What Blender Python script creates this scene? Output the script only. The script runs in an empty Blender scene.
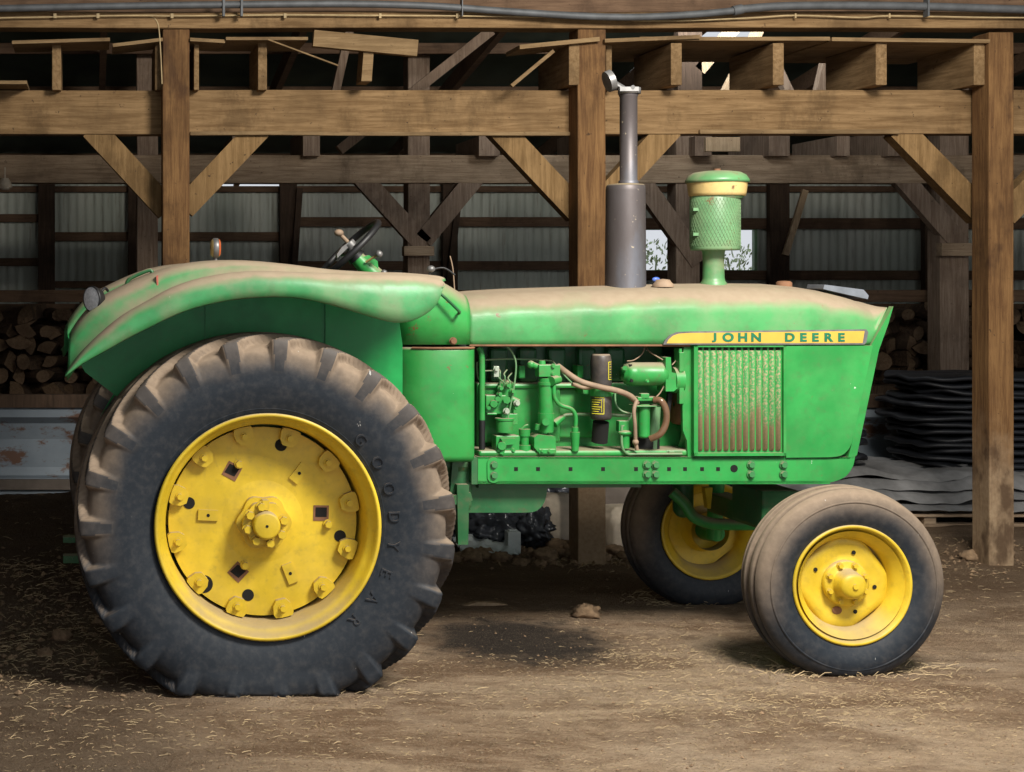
import bpy, math, random
from mathutils import Vector, Matrix, noise
random.seed(7)
PI = math.pi
scene = bpy.context.scene
COL = scene.collection
F, VX, VY, H = 1526.0, 90.0, 278.0, 1.69
def P(px, py, Y):
    return Vector(((px-VX)*Y/F, Y, H-(py-VY)*Y/F))
def G0(px, py, z=0.0):                      # point of the ground seen at a pixel
    return P(px, py, (H-z)*F/(py-VY))
TH = math.radians(1.5)
OX, OY = 0.693, 7.20
def T(px, py, yl):                          # pixel -> tractor-local point on lateral plane yl
    c, s = math.cos(TH), math.sin(TH)
    def rot(x, y): return (x*c+y*s, -x*s+y*c)
    cx, cy = rot(-OX, -OY)
    dx, dy = rot((px-VX)/F, 1.0)
    t = (yl-cy)/dy
    return Vector((cx+t*dx, yl, H-t*(py-VY)/F))

# ------------------------------------------------------------------ materials
MATS = {}
class N:
    def __init__(s, name):
        s.m = bpy.data.materials.new(name); s.m.use_nodes = True
        s.t = s.m.node_tree; s.b = s.t.nodes['Principled BSDF']
        s.tc = s.t.nodes.new('ShaderNodeTexCoord')
    def n(s, typ, **kw):
        nd = s.t.nodes.new(typ)
        for k, v in kw.items(): setattr(nd, k, v)
        return nd
    def l(s, a, b): s.t.links.new(a, b)
    def noise(s, scale, detail=4, vec=None, mscale=None, rough=.6, dist=0, coord='Object', loc=None):
        v = vec or s.tc.outputs[coord]
        if mscale or loc:
            mp = s.n('ShaderNodeMapping')
            if mscale: mp.inputs['Scale'].default_value = mscale
            if loc: mp.inputs['Location'].default_value = loc
            s.l(v, mp.inputs[0]); v = mp.outputs[0]
        nz = s.n('ShaderNodeTexNoise'); nz.inputs['Scale'].default_value = scale
        nz.inputs['Detail'].default_value = detail; nz.inputs['Roughness'].default_value = rough
        nz.inputs['Distortion'].default_value = dist
        s.l(v, nz.inputs['Vector']); return nz.outputs[0]
    def ramp(s, fac, stops):
        r = s.n('ShaderNodeValToRGB'); e = r.color_ramp.elements
        while len(e) > 1: e.remove(e[-1])
        for i, (p, c) in enumerate(stops):
            el = e[0] if i == 0 else e.new(p)
            el.position = p
            el.color = (c, c, c, 1) if isinstance(c, (int, float)) else (*c, 1)
        s.l(fac, r.inputs[0]); return r.outputs[0]
    def mix(s, fac, a, b):
        m = s.n('ShaderNodeMix', data_type='RGBA')
        for sock, v in ((m.inputs[0], fac), (m.inputs[6], a), (m.inputs[7], b)):
            if hasattr(v, 'links'): s.l(v, sock)
            elif isinstance(v, (int, float)): sock.default_value = v
            else: sock.default_value = (*v, 1)
        return m.outputs[2]
    def math(s, op, a, b=0.0, clamp=False):
        m = s.n('ShaderNodeMath', operation=op); m.use_clamp = clamp
        for i, v in enumerate((a, b)):
            if hasattr(v, 'links'): s.l(v, m.inputs[i])
            else: m.inputs[i].default_value = v
        return m.outputs[0]
    def rng(s, v, a, b, c=0.0, d=1.0):
        m = s.n('ShaderNodeMapRange', interpolation_type='SMOOTHSTEP')
        s.l(v, m.inputs[0])
        for i, x in enumerate((a, b, c, d)): m.inputs[i+1].default_value = x
        return m.outputs[0]
    def nz(s):
        g = s.n('ShaderNodeNewGeometry'); x = s.n('ShaderNodeSeparateXYZ')
        s.l(g.outputs['Normal'], x.inputs[0]); return x.outputs[2]
    def sep(s, coord='Object'):
        x = s.n('ShaderNodeSeparateXYZ'); s.l(s.tc.outputs[coord], x.inputs[0]); return x.outputs
    def bump(s, h, strength=.3, dist=.01):
        b = s.n('ShaderNodeBump'); b.inputs['Strength'].default_value = strength
        b.inputs['Distance'].default_value = dist
        s.l(h, b.inputs['Height']); s.l(b.outputs[0], s.b.inputs['Normal'])
    def fin(s, col, rough=.6, metal=0.0, spec=None):
        for sock, v in ((s.b.inputs['Base Color'], col), (s.b.inputs['Roughness'], rough), (s.b.inputs['Metallic'], metal)):
            if hasattr(v, 'links'): s.l(v, sock)
            elif isinstance(v, (int, float)): sock.default_value = v
            else: sock.default_value = (*v, 1)
        if spec is not None: s.b.inputs['Specular IOR Level'].default_value = spec
        return s.m

DUST = (.37, .27, .18)
def plain(name, col, rough=.6, metal=0., var=.25, scale=12):
    n = N(name); f = n.noise(scale, 5)
    c = n.mix(n.ramp(f, [(.3, 0.), (.7, 1.)]), tuple(x*(1-var) for x in col), tuple(min(1, x*(1+var)) for x in col))
    return n.fin(c, rough, metal)
def paint(name, col, dust=.9, lo=.15, hi=.75, base=.06, rough=.38, grime=.25, rust=.63, chips=True):
    n = N(name)
    f1 = n.noise(3.0, 5, coord='Object'); f2 = n.noise(28, 6)
    c = n.mix(n.rng(f1, .35, .65), tuple(x*.82 for x in col), tuple(min(1, x*1.15+.01) for x in col))
    g = n.math('MULTIPLY', n.rng(f2, .50, .78), grime)
    c = n.mix(g, c, (.12, .09, .05))
    if rust:
        c = n.mix(n.rng(n.noise(9, 8, loc=(3, 1, 2), rough=.75), rust, rust+.06), c, (.16, .07, .025))
    if chips:
        c = n.mix(n.math('MULTIPLY', n.rng(n.noise(17, 3, loc=(9, 4, 1), rough=.8), .73, .75), .7), c, (.75, .78, .7))
    up = n.math('ADD', n.nz(), n.math('MULTIPLY', n.math('SUBTRACT', n.noise(5, 6, loc=(5, 5, 5)), .5), .55))
    d = n.math('ADD', n.rng(up, lo, hi, 0, dust), n.math('MULTIPLY', n.rng(n.noise(6, 6, loc=(1, 7, 3)), .4, .7), base), clamp=True)
    c = n.mix(d, c, n.mix(n.noise(20, 4), (.27, .205, .135), (.37, .295, .205)))
    r = n.rng(d, 0, .8, rough, .85)
    n.bump(n.noise(60, 5), .12, .003)
    return n.fin(c, r)
GREEN = (.022, .30, .055)
M = MATS
M['green'] = paint('green_paint', GREEN, dust=.92, lo=.12, hi=.85)
M['hoodpaint'] = paint('hood_paint', (.055, .30, .085), dust=.95, lo=.10, hi=.80, base=.22)
M['fender'] = paint('fender_green', (.045, .27, .085), dust=.95, lo=.30, hi=.85, base=.35, rust=.66)
M['green_in'] = paint('engine_green', (.022, .30, .055), dust=.85, lo=.3, hi=.9, base=.12, grime=.5, rust=.62)
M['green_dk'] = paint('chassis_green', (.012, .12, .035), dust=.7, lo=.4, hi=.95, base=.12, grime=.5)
M['green_wall'] = paint('underside_green', (.002, .30, .06), dust=.2, lo=.5, hi=.95, base=.0, grime=.15, rust=0, chips=False)
M['green_pale'] = paint('sun_faded_green', (.13, .29, .13), dust=.7, lo=.3, hi=.9, base=.3, rust=.6)
M['yellow'] = paint('yellow_paint', (.70, .49, .022), dust=.75, lo=.35, hi=.95, base=.10, rough=.42, grime=.25, rust=.70, chips=False)
M['cream'] = paint('cream_paint', (.62, .45, .17), dust=.6, lo=.4, hi=.9, base=.2)
M['fitting'] = plain('pale_fitting', (.42, .48, .38), .5, .3)
M['black'] = plain('black', (.012, .012, .013), .5)
M['hole'] = plain('dark_recess', (.006, .006, .005), .9)
M['blackfilter'] = paint('black_enamel', (.035, .03, .03), dust=.8, lo=.3, hi=.9, base=.25, chips=False, rust=0)
M['chrome'] = plain('worn_steel', (.22, .215, .21), .45, .5, .35)
M['glass'] = plain('lamp_glass', (.88, .90, .90), .3, 0, .35, 70)
M['amber'] = plain('amber_glass', (.55, .12, .04), .2)
M['bolt'] = paint('painted_bolt', (.05, .25, .08), dust=.8, lo=.3, hi=.8, base=.3, chips=False)
M['hose'] = plain('beige_hose', (.30, .21, .14), .7)
M['wet_hose'] = plain('brown_oily_hose', (.16, .09, .05), .18)
M['rusty'] = plain('rust_brown', (.21, .10, .05), .8, 0, .35)
M['lettering'] = plain('green_lettering', (.01, .16, .075), .4)
M['badge'] = plain('badge_yellow', (.62, .40, .06), .4, 0, .12, 6)
M['labelyellow'] = plain('label_yellow', (.7, .62, .04), .5)
M['redtape'] = plain('red_marker', (.5, .13, .09), .6)
M['greytin'] = plain('galvanized_pipe', (.10, .105, .11), .6, .2)
M['cable'] = plain('cream_cable', (.42, .31, .16), .7)
M['steelplate'] = plain('pale_steel_plate', (.20, .22, .25), .5, .3)
M['meshbrown'] = plain('rusted_mesh', (.15, .25, .12), .8)
M['lidgreen'] = paint('lid_green', (.09, .27, .10), dust=.5, lo=.4, hi=1.2, base=.6, rust=.6, chips=False)
M['bluebit'] = plain('blue_plastic', (.08, .16, .55), .4)

# steel of the exhaust
n = N('exhaust_steel'); f = n.noise(3, 6, mscale=(1, 1, .35)); f2 = n.noise(40, 4)
c = n.ramp(f, [(.3, (.085, .066, .062)), (.5, (.12, .105, .105)), (.62, (.155, .16, .185)), (.75, (.11, .08, .066))])
c = n.mix(n.rng(f2, .66, .75), c, (.5, .42, .3)); n.bump(f2, .15, .002)
up = n.nz(); c = n.mix(n.rng(up, .4, .9), c, (.42, .33, .2))
M['exhaust'] = n.fin(c, .5, .45)
# louvres: green with settled brown dirt
n = N('louvre_paint'); o = n.sep()
f = n.noise(7, 6, mscale=(1, 1, .5)); fine = n.noise(90, 4)
c = n.mix(n.rng(f, .4, .6), (.05, .26, .07), (.10, .30, .10))
c = n.mix(n.math('MULTIPLY', n.rng(fine, .45, .6), .75), c, (.42, .30, .18))
low = n.math('ADD', o[2], n.math('MULTIPLY', n.math('SUBTRACT', n.noise(9, 4, mscale=(1, 1, .3)), .5), .45))
c = n.mix(n.math('MULTIPLY', n.rng(low, .16, .26, 1, 0), .8), c, (.22, .13, .07))
M['louvre'] = n.fin(c, .75)
# rubber
def rubber(name, R, dustamt, top):
    n = N(name); o = n.sep()
    r = n.math('SQRT', n.math('ADD', n.math('MULTIPLY', o[0], o[0]), n.math('MULTIPLY', o[2], o[2])))
    f = n.noise(4, 6, loc=(2, 3, 1)); f2 = n.noise(35, 6)
    c = n.mix(n.rng(f2, .3, .7), (.008, .014, .022), (.013, .021, .031))
    rr = n.math('ADD', r, n.math('MULTIPLY', n.math('SUBTRACT', f, .5), .16*R/.8))
    d = n.rng(rr, R*(.76 if R > .6 else .68), R*.96, 0, 1)
    z = n.rng(n.math('ADD', o[2], n.math('MULTIPLY', n.math('SUBTRACT', n.noise(3, 4, loc=(7, 0, 0)), .5), .5*R)), -R*.45, R*top, .02, 1)
    d = n.math('MULTIPLY', d, z)
    d = n.math('ADD', d, n.math('MULTIPLY', n.rng(n.nz(), .35, .9), .55))
    d = n.math('ADD', n.math('MULTIPLY', d, dustamt), n.math('MULTIPLY', n.rng(f2, .4, .8), .09), clamp=True)
    c = n.mix(d, c, n.mix(f2, (.20, .145, .10), (.31, .235, .165)))
    spl = n.math('MULTIPLY', n.rng(n.noise(26, 3, loc=(4, 4, 4), mscale=(1, 1, .4), rough=.8), .72, .74), .7)
    c = n.mix(spl, c, (.55, .55, .52))
    n.bump(f2, .15, .003)
    return n.fin(c, n.rng(d, 0, .7, .58, .92))
M['tyre_r'] = rubber('rear_rubber', .79, .95, .25)
M['tyre_lug'] = rubber('lug_rubber', .79, .24, .25)
M['tyre_f'] = rubber('front_rubber', .41, .8, .3)
# wood
def wood(name, a, b, axis, dark=.0, rough=.85):
    n = N(name)
    ms = {'x': (.6, 9, 9), 'z': (9, 9, .6), 'y': (9, .6, 9)}[axis]
    info = n.n('ShaderNodeObjectInfo')
    ad = n.n('ShaderNodeVectorMath', operation='ADD'); n.l(n.tc.outputs['Object'], ad.inputs[0])
    rv = n.n('ShaderNodeCombineXYZ')
    for i in range(3): n.l(n.math('MULTIPLY', info.outputs['Random'], 37.+i), rv.inputs[i])
    n.l(rv.outputs[0], ad.inputs[1]); v = ad.outputs[0]
    g = n.noise(5, 8, vec=v, mscale=ms, rough=.7, dist=.4)
    big = n.noise(2.2, 4, vec=v)
    sp = n.noise(28, 3, vec=v, rough=.7)
    c = n.mix(n.rng(g, .3, .7), a, b)
    c = n.mix(n.math('MULTIPLY', n.rng(n.noise(1.6, 7, vec=v, mscale=(1.6, 1, .9), rough=.7), .50, .66), .6), c, tuple(x*.5 for x in a))
    c = n.mix(n.math('MULTIPLY', n.rng(big, .45, .7), .5), c, tuple(x*.55 for x in a))
    c = n.mix(n.math('MULTIPLY', n.rng(sp, .66, .74), .8), c, (.035, .02, .012))
    c = n.mix(n.rng(n.noise(60, 2, vec=v, mscale=ms), .70, .74), c, (.03, .018, .01))
    if name == 'post_wood':
        o = n.sep(); hz_ = n.math('ADD', o[2], n.math('MULTIPLY', n.math('SUBTRACT', n.noise(6, 5, vec=v), .5), .7))
        c = n.mix(n.rng(hz_, .35, .95, .85, 0), c, n.mix(n.noise(40, 5, vec=v), (.22, .14, .08), (.50, .37, .23)))
        c = n.mix(n.math('MULTIPLY', n.rng(n.noise(4, 5, vec=v, mscale=(1, 1, .5)), .55, .68), .75), c, (.05, .024, .012))
    n.bump(g, .5, .01)
    return n.fin(c, rough, 0, .25)
WA, WB = (.155, .088, .036), (.31, .195, .092)
M['beam_x'] = wood('beam_wood', WA, WB, 'x')
M['brace'] = wood('brace_wood', (.165, .095, .036), (.30, .185, .08), 'z')
M['post'] = wood('post_wood', (.11, .052, .020), (.25, .135, .052), 'z')
M['plank'] = wood('plank_wood', (.17, .105, .048), (.30, .20, .10), 'x')
M['plank_y'] = wood('joist_wood', (.17, .10, .042), (.32, .205, .10), 'y')
M['old_x'] = wood('old_beam_wood', (.25, .17, .105), (.44, .32, .21), 'x')
M['old_z'] = wood('old_post_wood', (.19, .125, .085), (.34, .25, .18), 'z')
M['dark_x'] = wood('girt_wood', (.10, .058, .034), (.18, .11, .066), 'x')
M['dark_z'] = wood('stud_wood', (.05, .032, .02), (.10, .062, .04), 'z')
M['pale'] = wood('pale_lit_wood', (.42, .29, .17), (.60, .44, .28), 'z')  # pale wood; on the skylight boards its tone stands in for daylight
M['log'] = wood('firewood', (.05, .03, .02), (.15, .095, .055), 'x')
M['logend'] = wood('firewood_end', (.13, .08, .045), (.24, .155, .09), 'y')
# corrugated tin
n = N('tin_wall'); f = n.noise(1.2, 4, mscale=(1, 1, .3)); f2 = n.noise(9, 6, mscale=(3, 1, .3))
c = n.mix(n.rng(f, .3, .7), (.38, .41, .34), (.54, .55, .47)); c = n.mix(n.math('MULTIPLY', n.rng(f2, .5, .75), .5), c, (.17, .14, .10))
M['tin'] = n.fin(c, .6, .1)
n = N('tin_roof'); f = n.noise(2, 4); c = n.mix(n.rng(f, .3, .7), (.035, .06, .045), (.07, .10, .075)); M['roof'] = n.fin(c, .65, .2)
# ground
n = N('dirt'); o = n.sep()
f1 = n.noise(.9, 6, rough=.62, dist=.5); f2 = n.noise(7, 8, rough=.75); f3 = n.noise(55, 6, rough=.7)
trk = n.noise(1.5, 8, mscale=(.6, 1.5, 1), rough=.75, dist=1.0)
c = n.mix(n.rng(trk, .36, .62), (.25, .155, .09), (.55, .395, .26))
c = n.mix(n.rng(f1, .48, .68), c, (.56, .42, .295))
c = n.mix(n.math('MULTIPLY', n.rng(f2, .45, .68), .5), c, (.115, .068, .037))
c = n.mix(n.math('MULTIPLY', n.rng(f3, .5, .72), .55), c, (.58, .46, .32))
c = n.mix(n.math('MULTIPLY', n.rng(n.noise(90, 4, loc=(3, 3, 3)), .58, .7), .6), c, (.05, .03, .018))
# dung and mud beyond the tractor; at the left, mud plus painted-in vignette
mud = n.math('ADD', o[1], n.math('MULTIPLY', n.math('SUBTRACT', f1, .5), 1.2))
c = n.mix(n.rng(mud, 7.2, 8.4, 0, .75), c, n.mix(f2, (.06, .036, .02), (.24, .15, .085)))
mud_vignette = n.math('ADD', o[0], n.math('MULTIPLY', n.math('SUBTRACT', f2, .5), 1.6))
c = n.mix(n.rng(mud_vignette, -.1, .9, .72, 0), c, n.mix(f2, (.05, .032, .02), (.12, .08, .05)))
# oil stain
sc_ = G0(515, 640)
dx = n.math('MULTIPLY', n.math('SUBTRACT', o[0], sc_.x), 1/.45); dy = n.math('MULTIPLY', n.math('SUBTRACT', o[1], sc_.y), 1/.52)
rr = n.math('SQRT', n.math('ADD', n.math('MULTIPLY', dx, dx), n.math('MULTIPLY', dy, dy)))
rr = n.math('ADD', rr, n.math('MULTIPLY', n.math('SUBTRACT', f2, .5), 1.8))
c = n.mix(n.rng(rr, .55, 1.3, .95, 0), c, (.030, .024, .020))
f5 = n.noise(170, 5, loc=(1, 8, 2), rough=.75)
c = n.mix(n.math('MULTIPLY', n.rng(f5, .56, .68), .5), c, (.66, .54, .38))
c = n.mix(n.math('MULTIPLY', n.rng(n.noise(120, 5, loc=(6, 2, 2), rough=.75), .57, .70), .35), c, (.11, .065, .038))
h = n.math('ADD', n.math('ADD', f3, n.math('MULTIPLY', f5, .5)), n.math('MULTIPLY', f2, 1.5)); n.bump(h, 1.0, .025)
M['dirt'] = n.fin(c, .95, 0, .2)
M['clod'] = plain('dirt_clod', (.25, .165, .095), .95, 0, .4, 30)
M['straw'] = plain('straw', (.42, .31, .17), .8, 0, .35, 8)
M['tarp'] = plain('grey_tarpaulin', (.20, .195, .19), .7, 0, .4, 6)
M['blacksheet'] = plain('black_plastic', (.010, .011, .014), .5, 0, .3)
M['bag'] = plain('black_bag_plastic', (.05, .055, .065), .22, 0, .3)
M['sack'] = plain('white_sack', (.64, .54, .41), .8, 0, .2, 9)
M['paper'] = plain('pale_plastic', (.50, .55, .54), .6, 0, .15)
M['leaf'] = plain('leaf_green', (.34, .42, .24), .7, 0, .5, 4)
n = N('weathered_steel'); f = n.noise(2.5, 7, mscale=(1, 1, 2), rough=.7)
c = n.mix(n.noise(6, 4), (.14, .17, .20), (.24, .28, .31)); c = n.mix(n.rng(f, .52, .6), c, (.12, .06, .035))
M['bunk'] = n.fin(c, .55, .2)
M['concrete'] = plain('dirty_concrete', (.13, .105, .085), .9, 0, .3, 5)

# ------------------------------------------------------------------ mesh builder
class MB:
    def __init__(s): s.v = []; s.f = []; s.m = []; s.s = []
    def add(s, vs, fs, mat=0, smooth=False):
        b = len(s.v); s.v += [Vector(v) for v in vs]
        for f in fs: s.f.append([b+i for i in f]); s.m.append(mat); s.s.append(smooth)
        return s
    def box(s, a, b, mat=0):
        x0, y0, z0 = (min(a[i], b[i]) for i in range(3)); x1, y1, z1 = (max(a[i], b[i]) for i in range(3))
        return s.add([(x0,y0,z0),(x1,y0,z0),(x1,y1,z0),(x0,y1,z0),(x0,y0,z1),(x1,y0,z1),(x1,y1,z1),(x0,y1,z1)],
                     [(0,3,2,1),(4,5,6,7),(0,1,5,4),(1,2,6,5),(2,3,7,6),(3,0,4,7)], mat)
    def prism(s, pts, y0, y1, mat=0, smooth=False):       # pts: (x,z) polygon, extruded along y
        n_ = len(pts)
        ar = sum(pts[i][0]*pts[(i+1) % n_][1]-pts[(i+1) % n_][0]*pts[i][1] for i in range(n_))
        if ar < 0: pts = pts[::-1]
        vs = [(p[0], y0, p[1]) for p in pts]+[(p[0], y1, p[1]) for p in pts]
        s.add(vs, [tuple(range(n_)), tuple(range(2*n_-1, n_-1, -1))], mat)
        return s.add(vs, [(i, i+n_, (i+1) % n_+n_, (i+1) % n_) for i in range(n_)], mat, smooth)
    def frame(s, d):
        d = d.normalized(); u = d.orthogonal().normalized(); return u, d.cross(u)
    def cyl(s, p0, p1, r0, r1=None, seg=20, mat=0, smooth=True, caps=True):
        p0, p1 = Vector(p0), Vector(p1); r1 = r0 if r1 is None else r1
        u, w = s.frame(p1-p0)
        ring = lambda p, r: [p+(u*math.cos(2*PI*i/seg)+w*math.sin(2*PI*i/seg))*r for i in range(seg)]
        A, B = ring(p0, r0), ring(p1, r1)
        s.add(A+B, [(i, (i+1) % seg, (i+1) % seg+seg, i+seg) for i in range(seg)], mat, smooth)
        if caps:
            s.add(A, [tuple(range(seg-1, -1, -1))], mat); s.add(B, [tuple(range(seg))], mat)
        return s
    def tube(s, pts, r, seg=10, mat=0, sub=6, caps=True, flat=1.0):
        pts = [Vector(p) for p in pts]
        if sub > 1 and len(pts) > 2:
            out = []
            for i in range(len(pts)-1):
                p0 = pts[max(i-1, 0)]; p1 = pts[i]; p2 = pts[i+1]; p3 = pts[min(i+2, len(pts)-1)]
                for k in range(sub):
                    t = k/sub
                    out.append(.5*((2*p1)+(p2-p0)*t+(2*p0-5*p1+4*p2-p3)*t*t+(3*p1-p0-3*p2+p3)*t**3))
            out.append(pts[-1]); pts = out
        rings = []; u = None
        for i, p in enumerate(pts):
            d = (pts[min(i+1, len(pts)-1)]-pts[max(i-1, 0)]).normalized()
            u = d.orthogonal().normalized() if u is None else (u-d*u.dot(d)).normalized()
            w = d.cross(u); rr = r(i/(len(pts)-1)) if callable(r) else r
            rings.append([p+(u*math.cos(2*PI*k/seg)+w*math.sin(2*PI*k/seg)*flat)*rr for k in range(seg)])
        vs = [q for R in rings for q in R]
        fs = [(i*seg+k, i*seg+(k+1) % seg, (i+1)*seg+(k+1) % seg, (i+1)*seg+k) for i in range(len(pts)-1) for k in range(seg)]
        s.add(vs, fs, mat, True)
        if caps: s.add(rings[0], [tuple(range(seg-1, -1, -1))], mat); s.add(rings[-1], [tuple(range(seg))], mat)
        return s
    def lathe(s, prof, c, axis='z', seg=40, mat=0, smooth=True, closed=False):   # prof: (r, h)
        vs = []
        for (r, h_) in prof:
            for k in range(seg):
                a = 2*PI*k/seg; x, y = r*math.cos(a), r*math.sin(a)
                vs.append(Vector(c)+(Vector((x, y, h_)) if axis == 'z' else Vector((x, h_, -y)) if axis == 'y' else Vector((h_, x, y))))
        m_ = len(prof); fs = []
        for i in range(m_ if closed else m_-1):
            j = (i+1) % m_
            for k in range(seg):
                fs.append((i*seg+k, i*seg+(k+1) % seg, j*seg+(k+1) % seg, j*seg+k))
        return s.add(vs, fs, mat, smooth)
    def ball(s, c, r, mat=0, seg=16, rings=10, sc=(1, 1, 1)):
        vs = []; 
        for i in range(rings+1):
            a = PI*i/rings
            for k in range(seg):
                b = 2*PI*k/seg
                vs.append(Vector(c)+Vector((r*sc[0]*math.sin(a)*math.cos(b), r*sc[1]*math.sin(a)*math.sin(b), r*sc[2]*math.cos(a))))
        return s.add(vs, [(i*seg+k, (i+1)*seg+k, (i+1)*seg+(k+1) % seg, i*seg+(k+1) % seg) for i in range(rings) for k in range(seg)], mat, True)
    def grid(s, rows, mat=0, smooth=True):
        w = len(rows[0]); vs = [p for r in rows for p in r]
        return s.add(vs, [(i*w+j, i*w+j+1, (i+1)*w+j+1, (i+1)*w+j) for i in range(len(rows)-1) for j in range(w-1)], mat, smooth)
    def bolt(s, c, r, h_=.012, mat=0, d=(0, -1, 0)):      # hexagonal head on a washer
        c = Vector(c); d = Vector(d)
        s.cyl(c, c+d*h_*.25, r*1.25, seg=14, mat=mat); s.cyl(c+d*h_*.2, c+d*h_, r, r*.92, seg=6, mat=mat, smooth=False)
        return s
    def build(s, name, mats, parent=None, origin='base', bevel=0, solid=0, subsurf=0, weld=False):
        me = bpy.data.meshes.new(name)
        if origin == 'base':
            xs = [v.x for v in s.v]; ys = [v.y for v in s.v]; zs = [v.z for v in s.v]
            o = Vector(((min(xs)+max(xs))/2, (min(ys)+max(ys))/2, min(zs)))
        else: o = Vector(origin)
        me.from_pydata([v-o for v in s.v], [], s.f)
        if not isinstance(mats, (list, tuple)): mats = [mats]
        for m_ in mats: me.materials.append(M[m_] if isinstance(m_, str) else m_)
        me.polygons.foreach_set('material_index', s.m); me.polygons.foreach_set('use_smooth', s.s); me.update()
        ob = bpy.data.objects.new(name, me); COL.objects.link(ob); ob.location = o
        if parent is not None:
            ob.parent = parent
            if parent.type != 'EMPTY' or parent.get('_off'):
                ob.location = o-Vector(parent.get('_o', (0, 0, 0)))
        ob['_o'] = tuple(o)
        if weld: mo = ob.modifiers.new('weld', 'WELD'); mo.merge_threshold = .0005
        if solid: mo = ob.modifiers.new('solid', 'SOLIDIFY'); mo.thickness = solid; mo.offset = 0
        if subsurf: mo = ob.modifiers.new('sub', 'SUBSURF'); mo.levels = mo.render_levels = subsurf
        if bevel: mo = ob.modifiers.new('bevel', 'BEVEL'); mo.width = bevel; mo.segments = 2; mo.limit_method = 'ANGLE'; mo.angle_limit = .7; mo.harden_normals = False
        return ob
def tag(o, label=None, cat=None, group=None, kind=None):
    if label: o['label'] = label
    if cat: o['category'] = cat
    if group: o['group'] = group
    if kind: o['kind'] = kind
    return o
def empty(name, loc, rz=0):
    e = bpy.data.objects.new(name, None); COL.objects.link(e); e.location = loc; e.rotation_euler = (0, 0, rz); e.empty_display_size = .2
    return e
def text_mesh(mb, body, size, depth, place, mat=0, spacing=1.0, offset=0.0):
    cu = bpy.data.curves.new('lettering', 'FONT'); cu.body = body; cu.size = size; cu.extrude = depth; cu.space_character = spacing
    cu.align_x = 'CENTER'; cu.align_y = 'CENTER'; cu.offset = offset
    ob = bpy.data.objects.new('lettering', cu); COL.objects.link(ob)
    bpy.context.view_layer.update()
    me = bpy.data.meshes.new_from_object(ob.evaluated_get(bpy.context.evaluated_depsgraph_get()))
    vs = [place(v.co.copy()) for v in me.vertices]
    mb.add(vs, [tuple(p.vertices) for p in me.polygons], mat)
    bpy.data.objects.remove(ob); bpy.data.curves.remove(cu); bpy.data.meshes.remove(me)

# ================================================================== TRACTOR
tractor = empty('tractor', (OX, OY, 0), TH)
tag(tractor, 'green farm tractor with yellow wheels and dusty fenders parked in the barn', 'tractor')
def xz(pts, yl): return [(T(a, b, yl).x, T(a, b, yl).z) for a, b in pts]
def smooth_pts(pts, sub=5, closed=False):
    out = []; n_ = len(pts)
    V = [Vector((p[0], p[1], 0)) for p in pts]
    for i in range(n_ if closed else n_-1):
        if closed: p0, p1, p2, p3 = V[i-1], V[i], V[(i+1) % n_], V[(i+2) % n_]
        else: p0, p1, p2, p3 = V[max(i-1, 0)], V[i], V[i+1], V[min(i+2, n_-1)]
        for k in range(sub):
            t = k/sub; q = .5*((2*p1)+(p2-p0)*t+(2*p0-5*p1+4*p2-p3)*t*t+(3*p1-p0-3*p2+p3)*t**3); out.append((q.x, q.y))
    if not closed: out.append((V[-1].x, V[-1].y))
    return out

# ---- tyres
def tyre(name, c, prof, mat, lugs=0, lug_prof=None, R=.8, side=-1, rot=0., zfloor=0.0, nseg=96):
    # prof: (y, r) from outer bead over the tread to inner bead; lug_prof: where the top of a lug lies at the same station
    pts = smooth_pts(prof, 4); lp = smooth_pts(lug_prof, 4) if lugs else pts
    seg = lugs*28 if lugs else nseg
    W = max(abs(p[0]) for p in pts); rows = []; lug_on = []
    for i, (y, r) in enumerate(pts):
        row = []; on = []
        for k in range(seg):
            ph = 2*PI*k/seg+rot; yy, rr, L = y, r, 0
            if lugs:
                ly, lr = lp[i]; sd = 1 if y > 0 else -1
                e = min(1, abs(ly)/W) if lr > R*.965 else 1.
                u = ((ph+(1-e)*.40)*lugs/(2*PI)+(.5 if sd > 0 else 0)) % 1.0-.5
                w_ = .33 if lr > .74 else .20+.13*max(0, (lr-.60)/.14)
                au = abs(u)-w_/2
                L = 1. if au < 0 else max(0., 1-au/(.06 if lr < .76 else .12))
                yy = y+(ly-y)*L; rr = r+(lr-r)*L
            x, z = rr*math.cos(ph), rr*math.sin(ph)
            wz = c[2]+z
            if wz < zfloor:
                d = zfloor-wz; z = zfloor-c[2]-d*.06; yy *= 1+min(.10, d*.9)
            elif wz < zfloor+.10: yy *= 1+(.10-(wz-zfloor))*.5
            row.append((c[0]+x, c[1]+yy, c[2]+z)); on.append(L)
        rows.append(row); lug_on.append(on)
    mb = MB(); m_ = len(rows); w = seg
    mb.add([p for r_ in rows for p in r_], [(i*w+j, (i+1)*w+j, (i+1)*w+(j+1) % w, i*w+(j+1) % w) for i in range(m_-1) for j in range(w)], 0, True)
    if lugs:
        n_ = 0
        for i in range(m_-1):
            gap = abs(lp[i][0]-pts[i][0])+abs(lp[i][1]-pts[i][1])
            for j in range(w):
                if gap > .003 and min(lug_on[i][j], lug_on[i+1][j], lug_on[i][(j+1) % w], lug_on[i+1][(j+1) % w]) > .9: mb.m[n_] = 1
                n_ += 1
    return mb
_rp = [(.175, .425), (.205, .455), (.224, .50), (.239, .56), (.244, .60), (.246, .64), (.242, .675), (.233, .703), (.215, .725), (.18, .737), (.13, .743), (.07, .746), (.015, .748)]
_lg = [(.175, .425), (.205, .455), (.224, .50), (.239, .56), (.244, .60), (.248, .645), (.250, .69), (.248, .73), (.240, .757), (.222, .770), (.15, .777), (.07, .780), (.015, .781)]
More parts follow.
